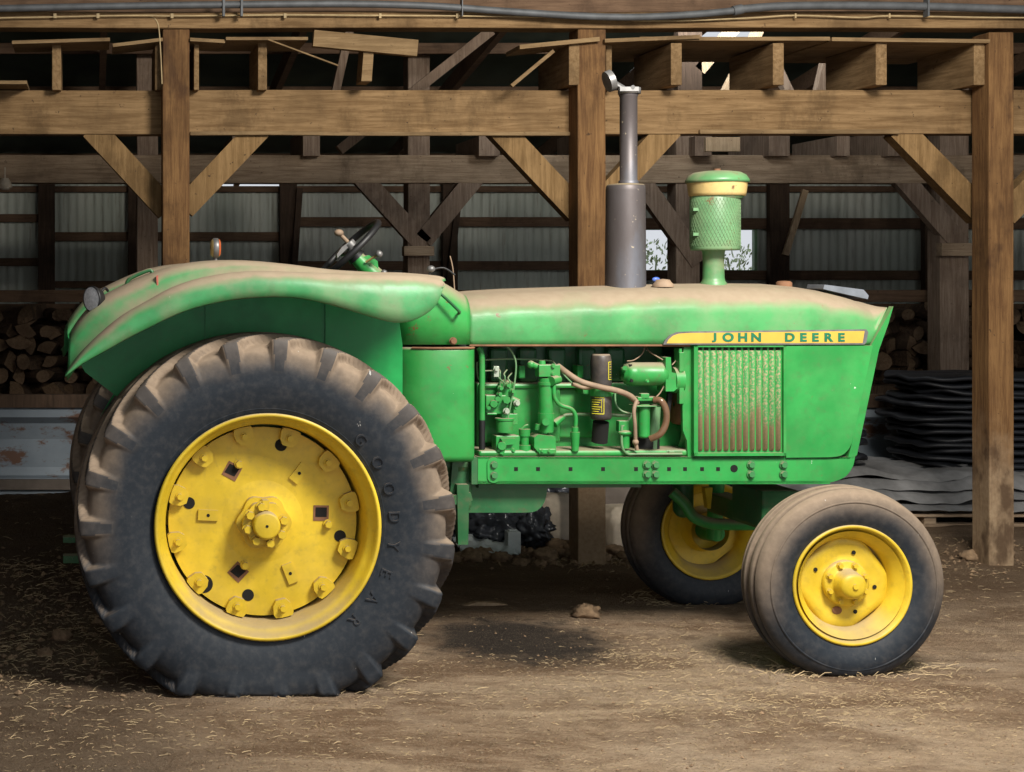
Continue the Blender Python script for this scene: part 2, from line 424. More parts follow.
RP = [(-a_, b_) for a_, b_ in _rp]+_rp[::-1]
RL = [(-a_, b_) for a_, b_ in _lg]+_lg[::-1]
FP = [(-.075, .235), (-.092, .262), (-.106, .30), (-.110, .335), (-.104, .365), (-.094, .385), (-.084, .397), (-.072, .404), (-.062, .406), (-.057, .392), (-.047, .392), (-.042, .410), (-.02, .413), (-.015, .398), (.015, .398), (.02, .413), (.042, .410), (.047, .392), (.057, .392), (.062, .406), (.072, .404), (.084, .397), (.094, .385), (.104, .365), (.110, .335), (.106, .30), (.092, .262), (.075, .235)]
RC = T(268, 527, -1.02); RZ = RC.z
def rear_wheel(ym, side):
    c = Vector((0, ym, RZ))
    tb = tyre('rear_tire', c, RP, 'tyre_r', lugs=23, lug_prof=RL, R=.789, side=side, rot=.06, zfloor=.004)
    if side < 0:
        word = 'GOODYEAR'
        for i, ch in enumerate(word):
            a = math.radians(-43+i*90/7); R_ = .515
            cc = c+Vector((math.cos(a)*R_, -.2305, -math.sin(a)*R_))
            rad = Vector((math.cos(a), 0, -math.sin(a))); tan = Vector((-math.sin(a), 0, -math.cos(a)))
            text_mesh(tb, ch, .066, .0035, lambda v, cc=cc, rad=rad, tan=tan: cc+tan*v.x+rad*v.y+Vector((0, -v.z-(v.y)*.22, 0)), 0)
        for k, rr in enumerate((.475,)):
            tb.lathe([(rr, -.2135), (rr+.004, -.2185), (rr+.008, -.2165)], c, 'y', 96)
    t = tb.build('rear_tire', ['tyre_r', 'tyre_lug'], tractor, origin=c)
    s_ = side
    rim = MB()
    prof = [(.452, .212), (.460, .222), (.462, .232), (.455, .238), (.446, .234), (.440, .215), (.425, .195), (.418, .190), (.412, .170), (.408, .135), (.404, .03), (.400, -.14), (.43, -.18), (.46, -.22), (.45, -.235), (.445, -.22), (.42, -.19), (.418, -.14), (.418, .02), (.42, .14), (.43, .176), (.44, .205), (.448, .225)]
    rim.lathe([(r, h_*s_) for r, h_ in prof][::(1 if s_ < 0 else -1)], c, 'y', 96)
    rimo = rim.build('rear_rim', 'yellow', t, origin=c)
    yp = ym+s_*.075                               # disc face
    d = MB()
    nn = 96; outl = []
    for k in range(nn):
        a = 2*PI*k/nn; r = .391
        outl.append((math.cos(a)*r, RZ+math.sin(a)*r))
    d.prism(outl, yp, yp-s_*.02, 0, True)
    d.lathe([(.17, .0), (.12, .006*s_), (.05, .020*s_)], (0, yp, RZ), 'y', 64)
    def wp(px, py):
        q = T(px, py, yp) if side < 0 else T(px, py, yp)
        return q
    base = T(268, 526, yp)
    def off(px, py):
        q_ = T(px, py, -.795-.075); return Vector((q_.x, yp, q_.z))
    # holes
    for (hx, hy, hr) in ((281, 445, 6.2), (189, 503, 6), (340, 536, 6), (248, 595, 6), (204, 584, 9)):
        q = off(hx, hy); d.cyl(q, q+Vector((0, s_*.002, 0)), hr*.0041, seg=24, mat=1, smooth=False)
    for (hx, hy, an) in ((232, 471, .5), (321, 513, .02), (238, 572, .75)):
        q = off(hx, hy)
        R2 = Matrix.Rotation(an, 3, 'Y')
        sq = [R2 @ Vector((x, 0, z)) for x, z in ((-.032, -.032), (.032, -.032), (.032, .032), (-.032, .032))]
        d.prism([(q.x+v.x, q.z+v.z) for v in sq], yp+s_*.0025, yp-s_*.002, 2)
        d.prism([(q.x+v.x*.74, q.z+v.z*.62+.004) for v in sq], yp+s_*.0035, yp, 1)
        d.bolt(q+Vector((.028, s_*.002, .03 if an != .02 else -.045)), .016, .024, 0, (0, s_, 0))
    for (hx, hy, an) in ((299, 473, -.9), (208, 515, .05), (290, 573, 1.2)):
        q = off(hx, hy); R2 = Matrix.Rotation(an, 3, 'Y')
        sq = [R2 @ Vector((x, 0, z)) for x, z in ((-.042, -.022), (.042, -.022), (.042, .022), (-.042, .022))]
        d.prism([(q.x+v.x, q.z+v.z) for v in sq], yp+s_*.010, yp, 0)
        d.cyl(q, q+Vector((0, s_*.0115, 0)), .007, seg=10, mat=1)
    disc = d.build('wheel_disc', ['yellow', 'hole', 'rusty'], t, origin=c, bevel=.002)
    for k in range(12):                           # rim clamps
        a = 2*PI*(k+.42)/12; rad = Vector((math.cos(a), 0, math.sin(a))); tan = Vector((-math.sin(a), 0, math.cos(a)))
        mb = MB(); cc = Vector((0, yp, RZ))
        pr = []
        for ww, rr in ((.037, .350), (.020, .328), (-.020, .328), (-.037, .350), (-.042, .384), (-.036, .398), (-.014, .401), (.014, .401), (.036, .398), (.042, .384)):
            p = rad*rr+tan*ww; pr.append((p.x, RZ+p.z))
        mb.prism(pr, yp+s_*.032, yp-s_*.002, 0)
        pr2 = [(x*.97+.03*rad.x*.36, RZ+(z-RZ)*.97+.03*rad.z*.36) for x, z in pr]
        mb.bolt(cc+rad*.363+Vector((0, s_*.031, 0)), .0145, .022, 0, (0, s_, 0))
        mb.build('rim_clamp', 'yellow', t, bevel=.008)
    hb = MB(); hc = Vector((0, yp, RZ))
    nt = []
    for k in range(48):
        a = 2*PI*k/48; r = .108+.007*math.cos(a*6); nt.append((math.cos(a)*r, RZ+math.sin(a)*r))
    hb.prism(nt, yp+s_*.045, yp, 0, True)
    nt = [(x*.82, RZ+(z-RZ)*.82) for x, z in nt]
    hb.prism(nt, yp+s_*.085, yp+s_*.04, 0, True)
    hb.lathe([(.058, .06*s_), (.056, .125*s_), (.050, .133*s_), (0.004, .135*s_)], hc, 'y', 32)
    hb.cyl(hc+Vector((0, s_*.13, 0)), hc+Vector((0, s_*.1365, 0)), .006, seg=10, mat=1)
    hb.prism([(-.014, RZ+.06), (.014, RZ+.06), (.014, RZ+.10), (-.014, RZ+.10)], yp+s_*.10, yp+s_*.05, 0)
    hub = hb.build('wheel_hub', ['yellow', 'hole'], t, bevel=.004)
    for k in range(8):
        a = 2*PI*(k+.3)/8
        if k == 1: continue
        p = hc+Vector((math.cos(a)*.076, s_*.084, math.sin(a)*.076))
        MB().bolt(p, .018, .028, 0, (0, s_, 0)).build('hub_bolt', 'yellow', t)
    for p_ in [o for o in t.children]: pass
    return t
rear_wheel(-.795, -1)
rear_wheel(.795, 1)
ax = MB(); ax.cyl((0, -.7, RZ), (0, .7, RZ), .085, seg=24); ax.cyl((0, -.42, RZ), (0, .42, RZ), .14, seg=24)
ax.build('rear_axle', 'green_dk', tractor)
# ---- front wheels
FC = T(853.5, 586, -.80)
FX = FC.x; FZ = FC.z
def front_wheel(ym, side):
    c = Vector((FX, ym, FZ))
    t = tyre('front_tire', c, FP, 'tyre_f', R=.413, zfloor=.004, nseg=120)
    t.lathe([(.352, side*.1095), (.356, side*.1125), (.360, side*.109)], c, 'y', 96)
    t = t.build('front_tire', 'tyre_f', tractor, origin=c)
    s_ = side
    rim = MB()
    prof = [(.245, .078), (.256, .086), (.258, .094), (.252, .100), (.244, .096), (.236, .078), (.222, .060), (.215, .05), (.205, .03), (.200, -.03), (.222, -.06), (.24, -.078), (.255, -.088), (.252, -.10), (.235, -.085), (.212, -.06), (.19, -.035), (.19, .03), (.205, .055), (.23, .085)]
    rim.lathe([(r, h_*s_) for r, h_ in prof], c, 'y', 80)
    rim.build('front_rim', 'yellow', t, origin=c)
    d = MB(); nn = 96; ring = []
    for k in range(nn):
        a = 2*PI*k/nn; r = .201
        for m_ in range(4):
            da = (a-(.65+m_*PI/2)+PI) % (2*PI)-PI
            if abs(da) < .40: r = min(r, .201*math.cos(.40)/math.cos(da)-.004)
        ring.append((a, r))
    def ringv(f, h_): return [(FX+math.cos(a)*r*f, ym+s_*h_, FZ+math.sin(a)*r*f) for a, r in ring]
    lev = [(1., .000), (.99, .012), (.93, .022), (.80, .024), (.62, .016), (.50, .018), (.44, .030), (.36, .034), (.05, .034)]
    rows = [ringv(f, h_) for f, h_ in lev]; vs = [p for r_ in rows for p in r_]
    d.add(vs, [(i*nn+j, i*nn+(j+1) % nn, (i+1)*nn+(j+1) % nn, (i+1)*nn+j) for i in range(len(lev)-1) for j in range(nn)], 0, True)
    back = [ringv(f, h_) for f, h_ in ((1., .0), (.9, .008), (.5, .0), (.05, .01))]; vs = [p for r_ in back for p in r_]
    d.add(vs, [(i*nn+j, (i+1)*nn+j, (i+1)*nn+(j+1) % nn, i*nn+(j+1) % nn) for i in range(3) for j in range(nn)], 0, True)
    for a in (1.25, 2.72, -1.2, -.15):
        p = c+Vector((math.cos(a)*.135, s_*.021, math.sin(a)*.135)); d.cyl(p, p+Vector((0, s_*.002, 0)), .009, seg=12, mat=1)
    p = c+Vector((-.03, s_*.021, -.12)); d.ball(p, .022, 2, sc=(1, .15, .8))
    d.build('wheel_disc', ['yellow', 'hole', 'rusty'], t, origin=c)
    hb = MB(); 
    hb.lathe([(.098, .025*s_), (.098, .042*s_), (.090, .047*s_), (.068, .049*s_), (.062, .056*s_), (.056, .098*s_), (.05, .108*s_), (.035, .114*s_), (.002, .116*s_)], c, 'y', 40)
    hb.lathe([(.10, -.10*s_), (.10, -.03*s_), (.12, -.01*s_)], c, 'y', 32)
    hb.cyl(c+Vector((0, s_*.1, 0)), c+Vector((0, s_*.122, 0)), .012, seg=8, mat=0)
    hb.build('wheel_hub', ['yellow', 'rusty'], t)
    for k in range(8):
        a = 2*PI*(k+.5)/8
        MB().bolt(c+Vector((math.cos(a)*.083, s_*.046, math.sin(a)*.083)), .0115, .018, 0, (0, s_, 0)).build('hub_bolt', 'yellow', t)
front_wheel(-.70, -1)
front_wheel(.70, 1)
# ---- front axle, spindles, steering
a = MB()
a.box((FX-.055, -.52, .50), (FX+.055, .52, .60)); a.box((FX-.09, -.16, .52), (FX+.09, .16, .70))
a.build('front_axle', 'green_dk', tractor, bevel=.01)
for s_ in (-1, 1):
    a = MB(); a.cyl((FX-.01, s_*.54, .36), (FX-.01, s_*.50, .68), .038, seg=20)
    a.cyl((FX, s_*.66, FZ), (FX, s_*.52, FZ), .055, .04, seg=20); a.cyl((FX-.01, s_*.50, .66), (FX-.01, s_*.50, .71), .05, seg=20)
    a.build('spindle', 'green', tractor)
a = MB()                                           # curved steering arm and tie rod seen between the wheels
a.tube([T(672, 492, .38), T(684, 503, .36), T(694, 517, .34), T(712, 523.5, .32), T(735, 524.5, .30), T(768, 524, .28)], .031, 12, flat=.8)
a.build('steering_arm', 'green', tractor)
a = MB(); a.tube([T(741, 498, .2), T(760, 503, .15), T(800, 512, .0)], .018, 12); a.ball(T(740, 499, .2), .028); a.cyl(T(741, 497, .2), T(741, 508, .2), .012)
a.build('tie_rod', 'green', tractor)
a = MB(); a.prism(xz([(703, 487), (711, 487), (709, 508), (706, 508)], .4), .38, .42); a.build('yellow_bracket', 'yellow', tractor, bevel=.003)
a = MB(); a.cyl(T(683, 484, .48), T(683, 508, .48), .05, seg=20); a.ball(T(683, 508, .48), .05); a.build('steering_cylinder', 'green_dk', tractor)

# ---- frame rail
YS = -.30
def rail(y0, out):
    r = MB()
    pts = xz([(478, 457), (800, 457), (855, 457)], -.30)+smooth_pts(xz([(855, 457), (853, 466), (846, 476), (834, 481.5), (820, 483.5)], -.30), 4)+xz([(478, 484)], -.30)
    r.prism(pts, y0, y0-out*.02)
    r.prism(xz([(478, 457), (850, 457), (850, 459), (478, 459)], -.30), y0, y0-out*.12)
    r.prism(xz([(478, 481), (830, 481), (830, 484), (478, 484)], -.30), y0, y0-out*.12)
    if out < 0:
        e = .0015
        for hx in (516, 538, 570.5, 603, 636, 669, 685, 702, 718):
            q = T(hx, 469, -.30); r.box((q.x-.0085, y0-e, q.z-.0085), (q.x+.0085, y0+.004, q.z+.0085), 1)
        q = T(734, 468.5, -.30); r.cyl(q+Vector((0, .003, 0)), q-Vector((0, e, 0)), .017, seg=20, mat=1, smooth=False)
        q = T(493.5, 470, -.30)
        sl = [(q.x+.03*math.cos(t), q.z+(.028 if math.sin(t) > 0 else -.028)+.03*math.sin(t)) for t in [2*PI*k/24 for k in range(24)]]
        r.prism(sl, y0-.006, y0)
    return r.build('frame_rail', ['green', 'hole'], tractor, bevel=.003)
R1 = rail(-.30, -1); rail(.30, 1)
for bx, by in [(493.5, 464.5), (493.5, 475), (646.5, 464.5), (655, 464.5), (646.5, 474), (655, 474), (750.5, 464.5), (750.5, 474), (783, 464.5), (783, 474)]:
    MB().bolt(T(bx, by, -.30)+Vector((0, -.003, 0)), .0155, .016).build('rail_bolt', 'bolt', tractor)
a = MB()
for q in xz([(646.5, 464)], -.3): pass
a.box((T(690, 470, -.3).x, -.26, T(0, 478, -.3).z), (T(850, 470, -.3).x, .26, T(0, 458, -.3).z)); a.build('front_bolster', 'green_dk', tractor)

# ---- hood
W0 = .30
st = [(469, 293, 345.5), (485, 291.5, 345.5), (520, 289.5, 345.5), (570, 288, 345.5), (640, 286, 345.5), (700, 284.5, 345.5), (750, 284, 345.5), (790, 284.5, 345.5), (820, 287, 345.5), (845, 291, 345.5), (862, 295, 345.5), (872, 298, 345), (881, 299.5, 328), (888, 302, 316), (893, 304.5, 308)]
def hood_section(px, ty, by, w):
    x = T(px, by, -W0).x; zb = T(px, by, -W0).z; zt = H-(ty-VY)*7.15/F
    hz = zt-zb; rz = min(.135, hz*.9); ry = .20; zs = zt-rz
    pts = [(x, -w, zb)]
    for k in range(1, 4): pts.append((x, -w-.006*math.sin(PI*k/4), zb+(zs-zb)*k/4))
    for k in range(0, 10):
        a_ = PI/2*k/9; pts.append((x, -(w-ry)-ry*math.cos(a_)**.9, zs+(rz-.012)*math.sin(a_)**.9))
    for k in range(1, 3): pts.append((x, -(w-ry)*(1-k/3), zt-.012+.012*math.sin(PI/2*k/3)))
    full = pts+[(x, 0, zt)]+[(p[0], -p[1], p[2]) for p in pts[::-1]]
    return full
h_ = MB()
stf = []
for i in range(len(st)-1):
    for k in range(4):
        t = k/4; stf.append(tuple(st[i][j]*(1-t)+st[i+1][j]*t for j in range(3)))
stf.append(st[-1])
rows = [hood_section(px, ty, by, W0 if px < 845 else W0-.05*((px-845)/45)**2) for px, ty, by in stf]
h_.grid([r_[::-1] for r_ in rows])
last = rows[-1]; h_.add(last, [tuple(range(len(last)))], 0)
hood = h_.build('hood', 'hoodpaint', tractor, solid=.006, weld=True)
# lower lip of the hood
a = MB(); q0 = T(469, 345.5, -.30); q1 = T(690, 345.5, -.30)
a.tube([(q0.x, -.303, q0.z), (q1.x, -.303, q1.z)], .005, 8, sub=1); a.build('hood_edge', 'rusty', hood)
# badge
bp = [(663, 344.5), (665, 340), (670, 335), (677, 332), (690, 331.3), (866, 329.3), (868, 332), (866, 342.5), (864, 344.5)]
a = MB(); a.prism(xz(bp, -.315), -.318, -.30, 1)
inn = [(666.5, 343.3), (668.5, 339.5), (673, 335.6), (679, 333.6), (690, 332.9), (864.5, 331), (862.5, 343)]
a.prism(xz(inn, -.318), -.3195, -.31, 0)
badge = a.build('name_badge', ['badge', 'chrome'], hood)
a = MB()
for i, (ch, cx) in enumerate(zip('JOHNDEERE', (715, 728, 742.5, 756, 789.5, 803, 815, 828, 841))):
    q = T(cx, 337.7-.0*(i), -.3195)
    text_mesh(a, ch, .052, .0012, lambda v, q=q, ch=ch: Vector((q.x+v.x*1.22, -.3207-v.z, q.z+(v.y*.80+.004 if ch == 'J' else v.y))), 0, offset=.0022)
a.build('badge_lettering', 'lettering', hood)
# louvre panel
x0, x1 = T(693, 0, -.31).x, T(785, 0, -.31).x; z0, z1 = T(0, 458, -.31).z, T(0, 346.5, -.31).z
a = MB(); a.box((x0, -.305, z0), (x1, -.29, z1), 1)
for (ax0, ax1, az0, az1) in ((x0, x0+.018, z0, z1), (x1-.012, x1, z0, z1), (x0, x1, z0, z0+.014), (x0, x1, z1-.006, z1)):
    a.box((ax0, -.322, az0), (ax1, -.30, az1), 1)
nr = 13; pw = (x1-x0-.034)/nr
for k in range(nr):
    xa = x0+.020+pw*k
    pts = [(xa+pw*.06, 0), (xa+pw*.22, -.013), (xa+pw*.45, -.018), (xa+pw*.68, -.013), (xa+pw*.80, 0)]
    zt_, zb_ = z1-.022, z0+.022
    rws = []
    for z, f in ((zt_, 0.05), (zt_-.012, 1), (zb_+.012, 1), (zb_, .05)):
        rws.append([(x, -.306+y*f, z) for x, y in pts])
    a.grid(rws[::-1], 0)
    a.box((xa+pw*.1, -.3065, z1-.022), (xa+pw*.75, -.305, z1-.007), 2)
a.build('louvred_side_panel', ['louvre', 'green', 'hole'], tractor, origin=(x0, -.3, z0))
# front side shell (smooth)
def shell(y0, sgn):
    a = MB()
    pts = xz([(785.5, 346), (872, 345.5), (851, 443)], -.305)+smooth_pts(xz([(851, 443), (847, 450), (840, 455.5), (829, 457)], -.305), 3)+xz([(785.5, 457.5)], -.305)
    a.prism(pts, y0, y0+sgn*.02)
    return a.build('nose_side_panel', 'green', tractor, bevel=.006)
shell(-.312, 1); shell(.312, -1)
a = MB()                                            # nose frame that runs up to the hood tip
pts = xz([(871, 345.5), (881, 328), (890, 312), (893.5, 306), (888, 325), (879, 350), (857, 455), (853, 458), (848, 458), (852, 443)], -.30)
for y0, y1 in ((-.300, -.265), (.265, .300)):
    a = MB(); a.prism(pts, y0, y1); a.build('nose_frame', 'green', tractor, bevel=.004)
a = MB(); gx = T(860, 400, -.3).x
for k in range(15):
    y = -.25+.5*k/14
    a.tube([(T(882, 330, -.3).x-.02, y, T(0, 330, -.3).z), (T(852, 452, -.3).x-.02, y, T(0, 452, -.3).z)], .008, 6, sub=1)
a.box((T(846, 452, -.3).x-.02, -.27, T(0, 458, -.3).z), (T(852, 452, -.3).x, .27, T(0, 448, -.3).z))
a.build('front_grille', 'green', tractor)
a = MB(); a.box((T(790, 0, -.3).x, -.26, T(0, 455, -.3).z), (T(826, 0, -.3).x, .26, T(0, 350, -.3).z)); a.build('radiator_core', 'blackfilter', tractor)
# far side panels so the hood is closed from behind
a = MB(); a.box((T(693, 0, -.3).x, .295, z0), (T(785, 0, -.3).x, .31, z1)); a.build('louvred_side_panel', 'green', tractor)
# hood top fittings
def yl_at(px, py, yl): return T(px, py, yl)
q = T(663, 287, -.12); a = MB(); a.lathe([(.048, 0), (.048, .012), (.036, .024), (.03, .034), (.002, .038)], q, 'z', 28); a.build('filler_cap', 'hose', hood)
q = T(656, 282, .05); a = MB(); a.ball(q+Vector((0, 0, .012)), .015, sc=(1.3, .7, .8)); a.cyl(q-Vector((0, 0, .02)), q+Vector((0, 0, .02)), .008); a.build('blue_valve_tag', 'bluebit', hood)
q = T(784, 287, 0); a = MB(); a.lathe([(.036, 0), (.036, .02), (.028, .028), (.004, .03)], q, 'z', 24); a.build('radiator_cap', 'rusty', hood)
a = MB(); a.prism(xz([(817, 289), (818, 284.5), (857, 289.5), (862, 295.5), (861, 299)], .0), -.06, .10); a.build('hood_top_plate', 'steelplate', hood, bevel=.003)

# ---- cowl (dash shroud) with handle
a = MB()
zc = T(0, 345, -.33).z
def cowl_sec(px, ty, w, lo):
    x = T(px, ty, -w).x; zt = T(px, ty, -w*.8).z; zb = T(0, lo, -w).z
    pts = [(x, -w, zb), (x, -w, zb+(zt-zb)*.45)]
    for k in range(0, 6):
        t = PI/2*k/5; pts.append((x, -(w-.12)-.12*math.cos(t), zt-.10+.10*math.sin(t)))
    pts.append((x, 0, zt+.004))
    return pts+[(p[0], -p[1], p[2]) for p in pts[:-1][::-1]]
rw = [cowl_sec(*s_) for s_ in ((398, 279, .37, 345), (420, 277, .37, 345), (437, 277.5, .365, 345), (446, 281, .355, 345), (458, 288, .335, 345), (466, 293, .315, 345), (470, 295, .306, 345))]
a.grid([r_[::-1] for r_ in rw]); a.add(rw[0], [tuple(range(len(rw[0])))[::-1]])
cowl = a.build('dash_cowl', 'green', tractor, solid=.006)
a = MB(); a.tube([T(438, 294, -.37), T(437, 293, -.40), T(441, 294, -.41), T(458, 310, -.40), T(459, 313, -.39), T(458, 314, -.35)], .007, 8, sub=3); a.build('grab_handle', 'green_dk', cowl)
a = MB(); a.bolt(T(453, 341, -.372), .014, .014); a.build('cowl_bolt', 'rusty', cowl)
# curved step shield / battery box panel in front of rear tyre
a = MB(); rows = []
cols = []
for i, (px, yy) in enumerate(((392, -.20), (397, -.30), (404, -.375), (413, -.42), (425, -.445), (440, -.452), (456, -.45), (466, -.445), (472, -.435), (475.5, -.41), (476, -.36), (476, -.30))):
    cols.append((T(px, 400, -.44).x, yy))
zt, zb = T(0, 349, -.44).z, T(0, 464, -.44).z
for z, inset in ((zb+.002, .03), (zb+.012, .006), (zb+.03, 0), (zt-.01, 0), (zt, .004), (zt, .05)):
    rows.append([(x, y+inset, z) for x, y in cols])
a.grid(rows); a.add([(x, max(y, -.45)+.04, zt-.001) for x, y in cols]+[(cols[-1][0], -.1, zt-.001), (cols[0][0], -.1, zt-.001)], [tuple(range(len(cols)+2))])
a.build('battery_box', 'green', tractor, solid=.006)
a = MB(); a.tube([(x, y-.004, zt+.002) for x, y in cols[3:-1]], .005, 6, sub=2); a.build('battery_box_edge', 'rusty', tractor)

# ---- fenders
FS = [((65, 376), (66, 373), (70, 334)), ((82, 363), (80, 354), (80, 318)), ((105, 350), (100, 334), (97, 300)), ((128, 337), (122, 316), (118, 288)), ((152, 325), (148, 301), (145, 275.5)),
      ((177, 313), (172, 288), (172, 266.5)), ((205, 304), (203, 278), (205, 261.5)), ((245, 297), (245, 272), (245, 261)), ((290, 296), (290, 272.5), (290, 265)),
      ((330, 303), (330, 274), (330, 270)), ((370, 315), (370, 275), (370, 272.5)), ((395, 321), (395, 275.5), (395, 273)), ((412, 319.5), (412, 276), (412, 274)),
      ((427, 312), (427, 277), (427, 275.5)), ((435, 305), (435, 278.5), (435, 276.5)), ((440, 296), (440, 280.5), (439, 278)), ((442.5, 287), (442, 283), (440, 280))]
FSf = []
for j in range(3):
    FSf.append(smooth_pts([s_[j] for s_ in FS], 3))
FSf = list(zip(*FSf))
def fender(sgn):
    a = MB(); rows = []
    for lip, rid, inn_ in FSf:
        L = T(*lip, -1.10); Rg = T(*rid, -1.03); I = T(*inn_, -.66)
        r_ = []
        r_.append(L+Vector((0, .012, -.004)))
        r_.append(L)
        for k in range(1, 7):
            t = PI/2*k/6
            r_.append(Vector((L.x+(Rg.x-L.x)*math.sin(t), -1.10-.01*math.sin(2*t)+(.07)*(1-math.cos(t)), L.z+(Rg.z-L.z)*math.sin(t))))
        d = max(0, I.z-Rg.z)
        dd = min(.035, d*.6)
        r_.append(Vector((Rg.x*.85+I.x*.15, -.985, Rg.z+.002-dd*.35)))
        r_.append(Vector((Rg.x*.7+I.x*.3, -.93, Rg.z-dd)))
        r_.append(Vector((Rg.x*.6+I.x*.4, -.89, Rg.z-dd*.8)))
        r_.append(Vector((Rg.x*.45+I.x*.55, -.865, Rg.z+d*.45)))
        r_.append(Vector((Rg.x*.3+I.x*.7, -.845, Rg.z+d*.80)))
        r_.append(Vector((I.x, -.74, I.z-.004)))
        r_.append(I)
        r_.append(Vector((I.x, -.57, I.z-.006)))
        r_.append(Vector((I.x, -.53, I.z-.03)))
        r_.append(Vector((I.x, -.525, I.z-.06)))
        rows.append([Vector((p.x, p.y*-sgn, p.z)) for p in r_])
    if sgn < 0: a.grid([r_[::-1] for r_ in rows])
    else: a.grid(rows)
    f = a.build('fender', 'fender', tractor, solid=.006)
    # inner side wall
    w = MB(); top = [(T(*inn_, -.66).x, T(*inn_, -.66).z-.05) for _, _, inn_ in FSf if inn_[0] < 404]
    top += [(T(402, 345, -.52).x, T(402, 345, -.52).z), (T(402, 455, -.52).x, T(402, 455, -.52).z)]
    arc = []
    for k in range(13):
        t = math.radians(46+k*(154-46)/12); arc.append((math.cos(t)*.70, RZ+math.sin(t)*.70))
    poly = top+arc
    poly += [(T(128, 405, -.53).x, T(128, 405, -.53).z), (T(85, 366, -.53).x, T(85, 372, -.53).z)]
    yy = -.53*-sgn
    n_ = len(poly)
    w.prism(poly, yy, yy+.008)
    for px in (205, 325):
        q = T(px, 330, -.53); w.box((q.x, yy-sgn*-.006-.003, q.z-.1), (q.x+.006, yy-sgn*-.0, q.z+.12))
    w.build('fender_side_wall', 'green_wall', f)
    return f
fn = fender(-1); ff = fender(1)
# handles and lamps on the near fender
a = MB(); a.tube([T(127, 287, -.70), T(127, 283, -.70), T(131, 278, -.70), T(148, 270.5, -.70), T(152, 272, -.70), T(153, 277, -.70)], .0085, 8, sub=3); a.cyl(T(127, 288, -.70), T(127, 286, -.70), .016); a.build('grab_handle', 'green_dk', fn)
a = MB(); a.prism(xz([(156, 276), (158, 275), (158.5, 289), (157, 290)], -.86), -.87, -.855); a.build('red_marker_strip', 'redtape', fn)
def lamp(c, d, r, parent, glass, shell_='black'):
    c = Vector(c); d = Vector(d).normalized(); a = MB()
    def along(rr, h0): return (rr, h0)
    rot = d.to_track_quat('Z', 'Y').to_matrix()
    prof = [(.0004, -1.0*r), (.45*r, -.92*r), (.8*r, -.6*r), (.98*r, -.15*r), (1.03*r, .0), (1.03*r, .12*r), (.93*r, .14*r)]
    tmp = MB(); tmp.lathe(prof, (0, 0, 0), 'z', 32)
    a.add([c+rot @ v for v in tmp.v], tmp.f, 0, True)
    body = a.build('work_lamp', shell_, parent)
    b = MB(); tmp = MB(); tmp.lathe([(.93*r, .11*r), (.6*r, .17*r), (.3*r, .20*r), (.0004, .21*r)], (0, 0, 0), 'z', 32)
    b.add([c+rot @ v for v in tmp.v], tmp.f, 0, True); b.build('lamp_lens', glass, body)
    return body
lc = T(92.5, 299, -.80)
lm = lamp(lc, (-.78, -.60, -.02), .054, fn, 'glass')
a = MB(); a.tube([lc+Vector((.01, .0, -.04)), lc+Vector((.012, .02, -.075)), T(104, 305, -.66)], .008, 8, sub=3); a.tube([T(101, 292, -.74), T(105, 288, -.72), T(108, 291, -.70)], .006, 8, sub=3); a.build('lamp_bracket', 'black', fn)
lc = T(215.5, 248, -.62); a = MB()
rr = .042
prof = [(.01, -.022), (rr*.8, -.020), (rr, -.012), (rr, .012), (rr*.8, .02), (.01, .022)]
a.lathe([(r_*.95, h2) for r_, h2 in prof[:3]], lc, 'x', 24, 0); a.lathe([(rr*.95, -.012), (rr*1.02, -.008), (rr*1.02, .008), (rr*.95, .012)], lc, 'x', 24, 1); a.lathe(prof[3:], lc, 'x', 24, 2)
a.cyl(lc-Vector((0, 0, .075)), lc-Vector((0, 0, .04)), .008, mat=1); a.build('marker_lamp', ['cream', 'chrome', 'amber'], fn)
# platform and transmission
a = MB(); a.box((-.35, -.26, .62), (T(470, 0, -.2).x, .26, .98)); a.box((T(395, 0, -.2).x, -.28, .80), (T(470, 0, -.2).x, .28, 1.30)); a.build('transmission_case', 'green_dk', tractor, bevel=.03)
a = MB(); a.box((-.45, -.50, 1.0), (T(398, 0, -.3).x, .50, 1.04)); a.build('operator_platform', 'green_dk', tractor)
a = MB()                                            # seat (behind the fenders)
sx = -.05; a.box((sx-.2, -.22, 1.28), (sx+.22, .22, 1.36)); a.box((sx-.27, -.22, 1.30), (sx-.19, .22, 1.56)); a.box((sx-.06, -.08, 1.03), (sx+.06, .08, 1.29), 1)
a.build('operator_seat', ['black', 'green_dk'], tractor, bevel=.03)
# oil pan / clutch housing seen below the rail
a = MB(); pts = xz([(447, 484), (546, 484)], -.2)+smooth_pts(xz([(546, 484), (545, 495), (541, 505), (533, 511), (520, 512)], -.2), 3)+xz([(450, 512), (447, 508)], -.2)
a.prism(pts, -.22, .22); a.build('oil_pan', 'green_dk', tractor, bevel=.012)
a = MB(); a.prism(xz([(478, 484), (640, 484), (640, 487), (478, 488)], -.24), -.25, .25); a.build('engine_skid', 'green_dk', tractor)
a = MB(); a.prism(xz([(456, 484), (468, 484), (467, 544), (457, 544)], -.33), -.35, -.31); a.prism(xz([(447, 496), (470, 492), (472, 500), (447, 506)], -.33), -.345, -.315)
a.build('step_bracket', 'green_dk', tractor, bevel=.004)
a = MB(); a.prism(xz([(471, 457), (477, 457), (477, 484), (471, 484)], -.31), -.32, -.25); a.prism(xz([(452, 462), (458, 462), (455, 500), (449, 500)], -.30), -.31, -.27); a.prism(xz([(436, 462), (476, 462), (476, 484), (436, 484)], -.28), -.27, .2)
a.build('clutch_housing', 'green_dk', tractor, bevel=.004)
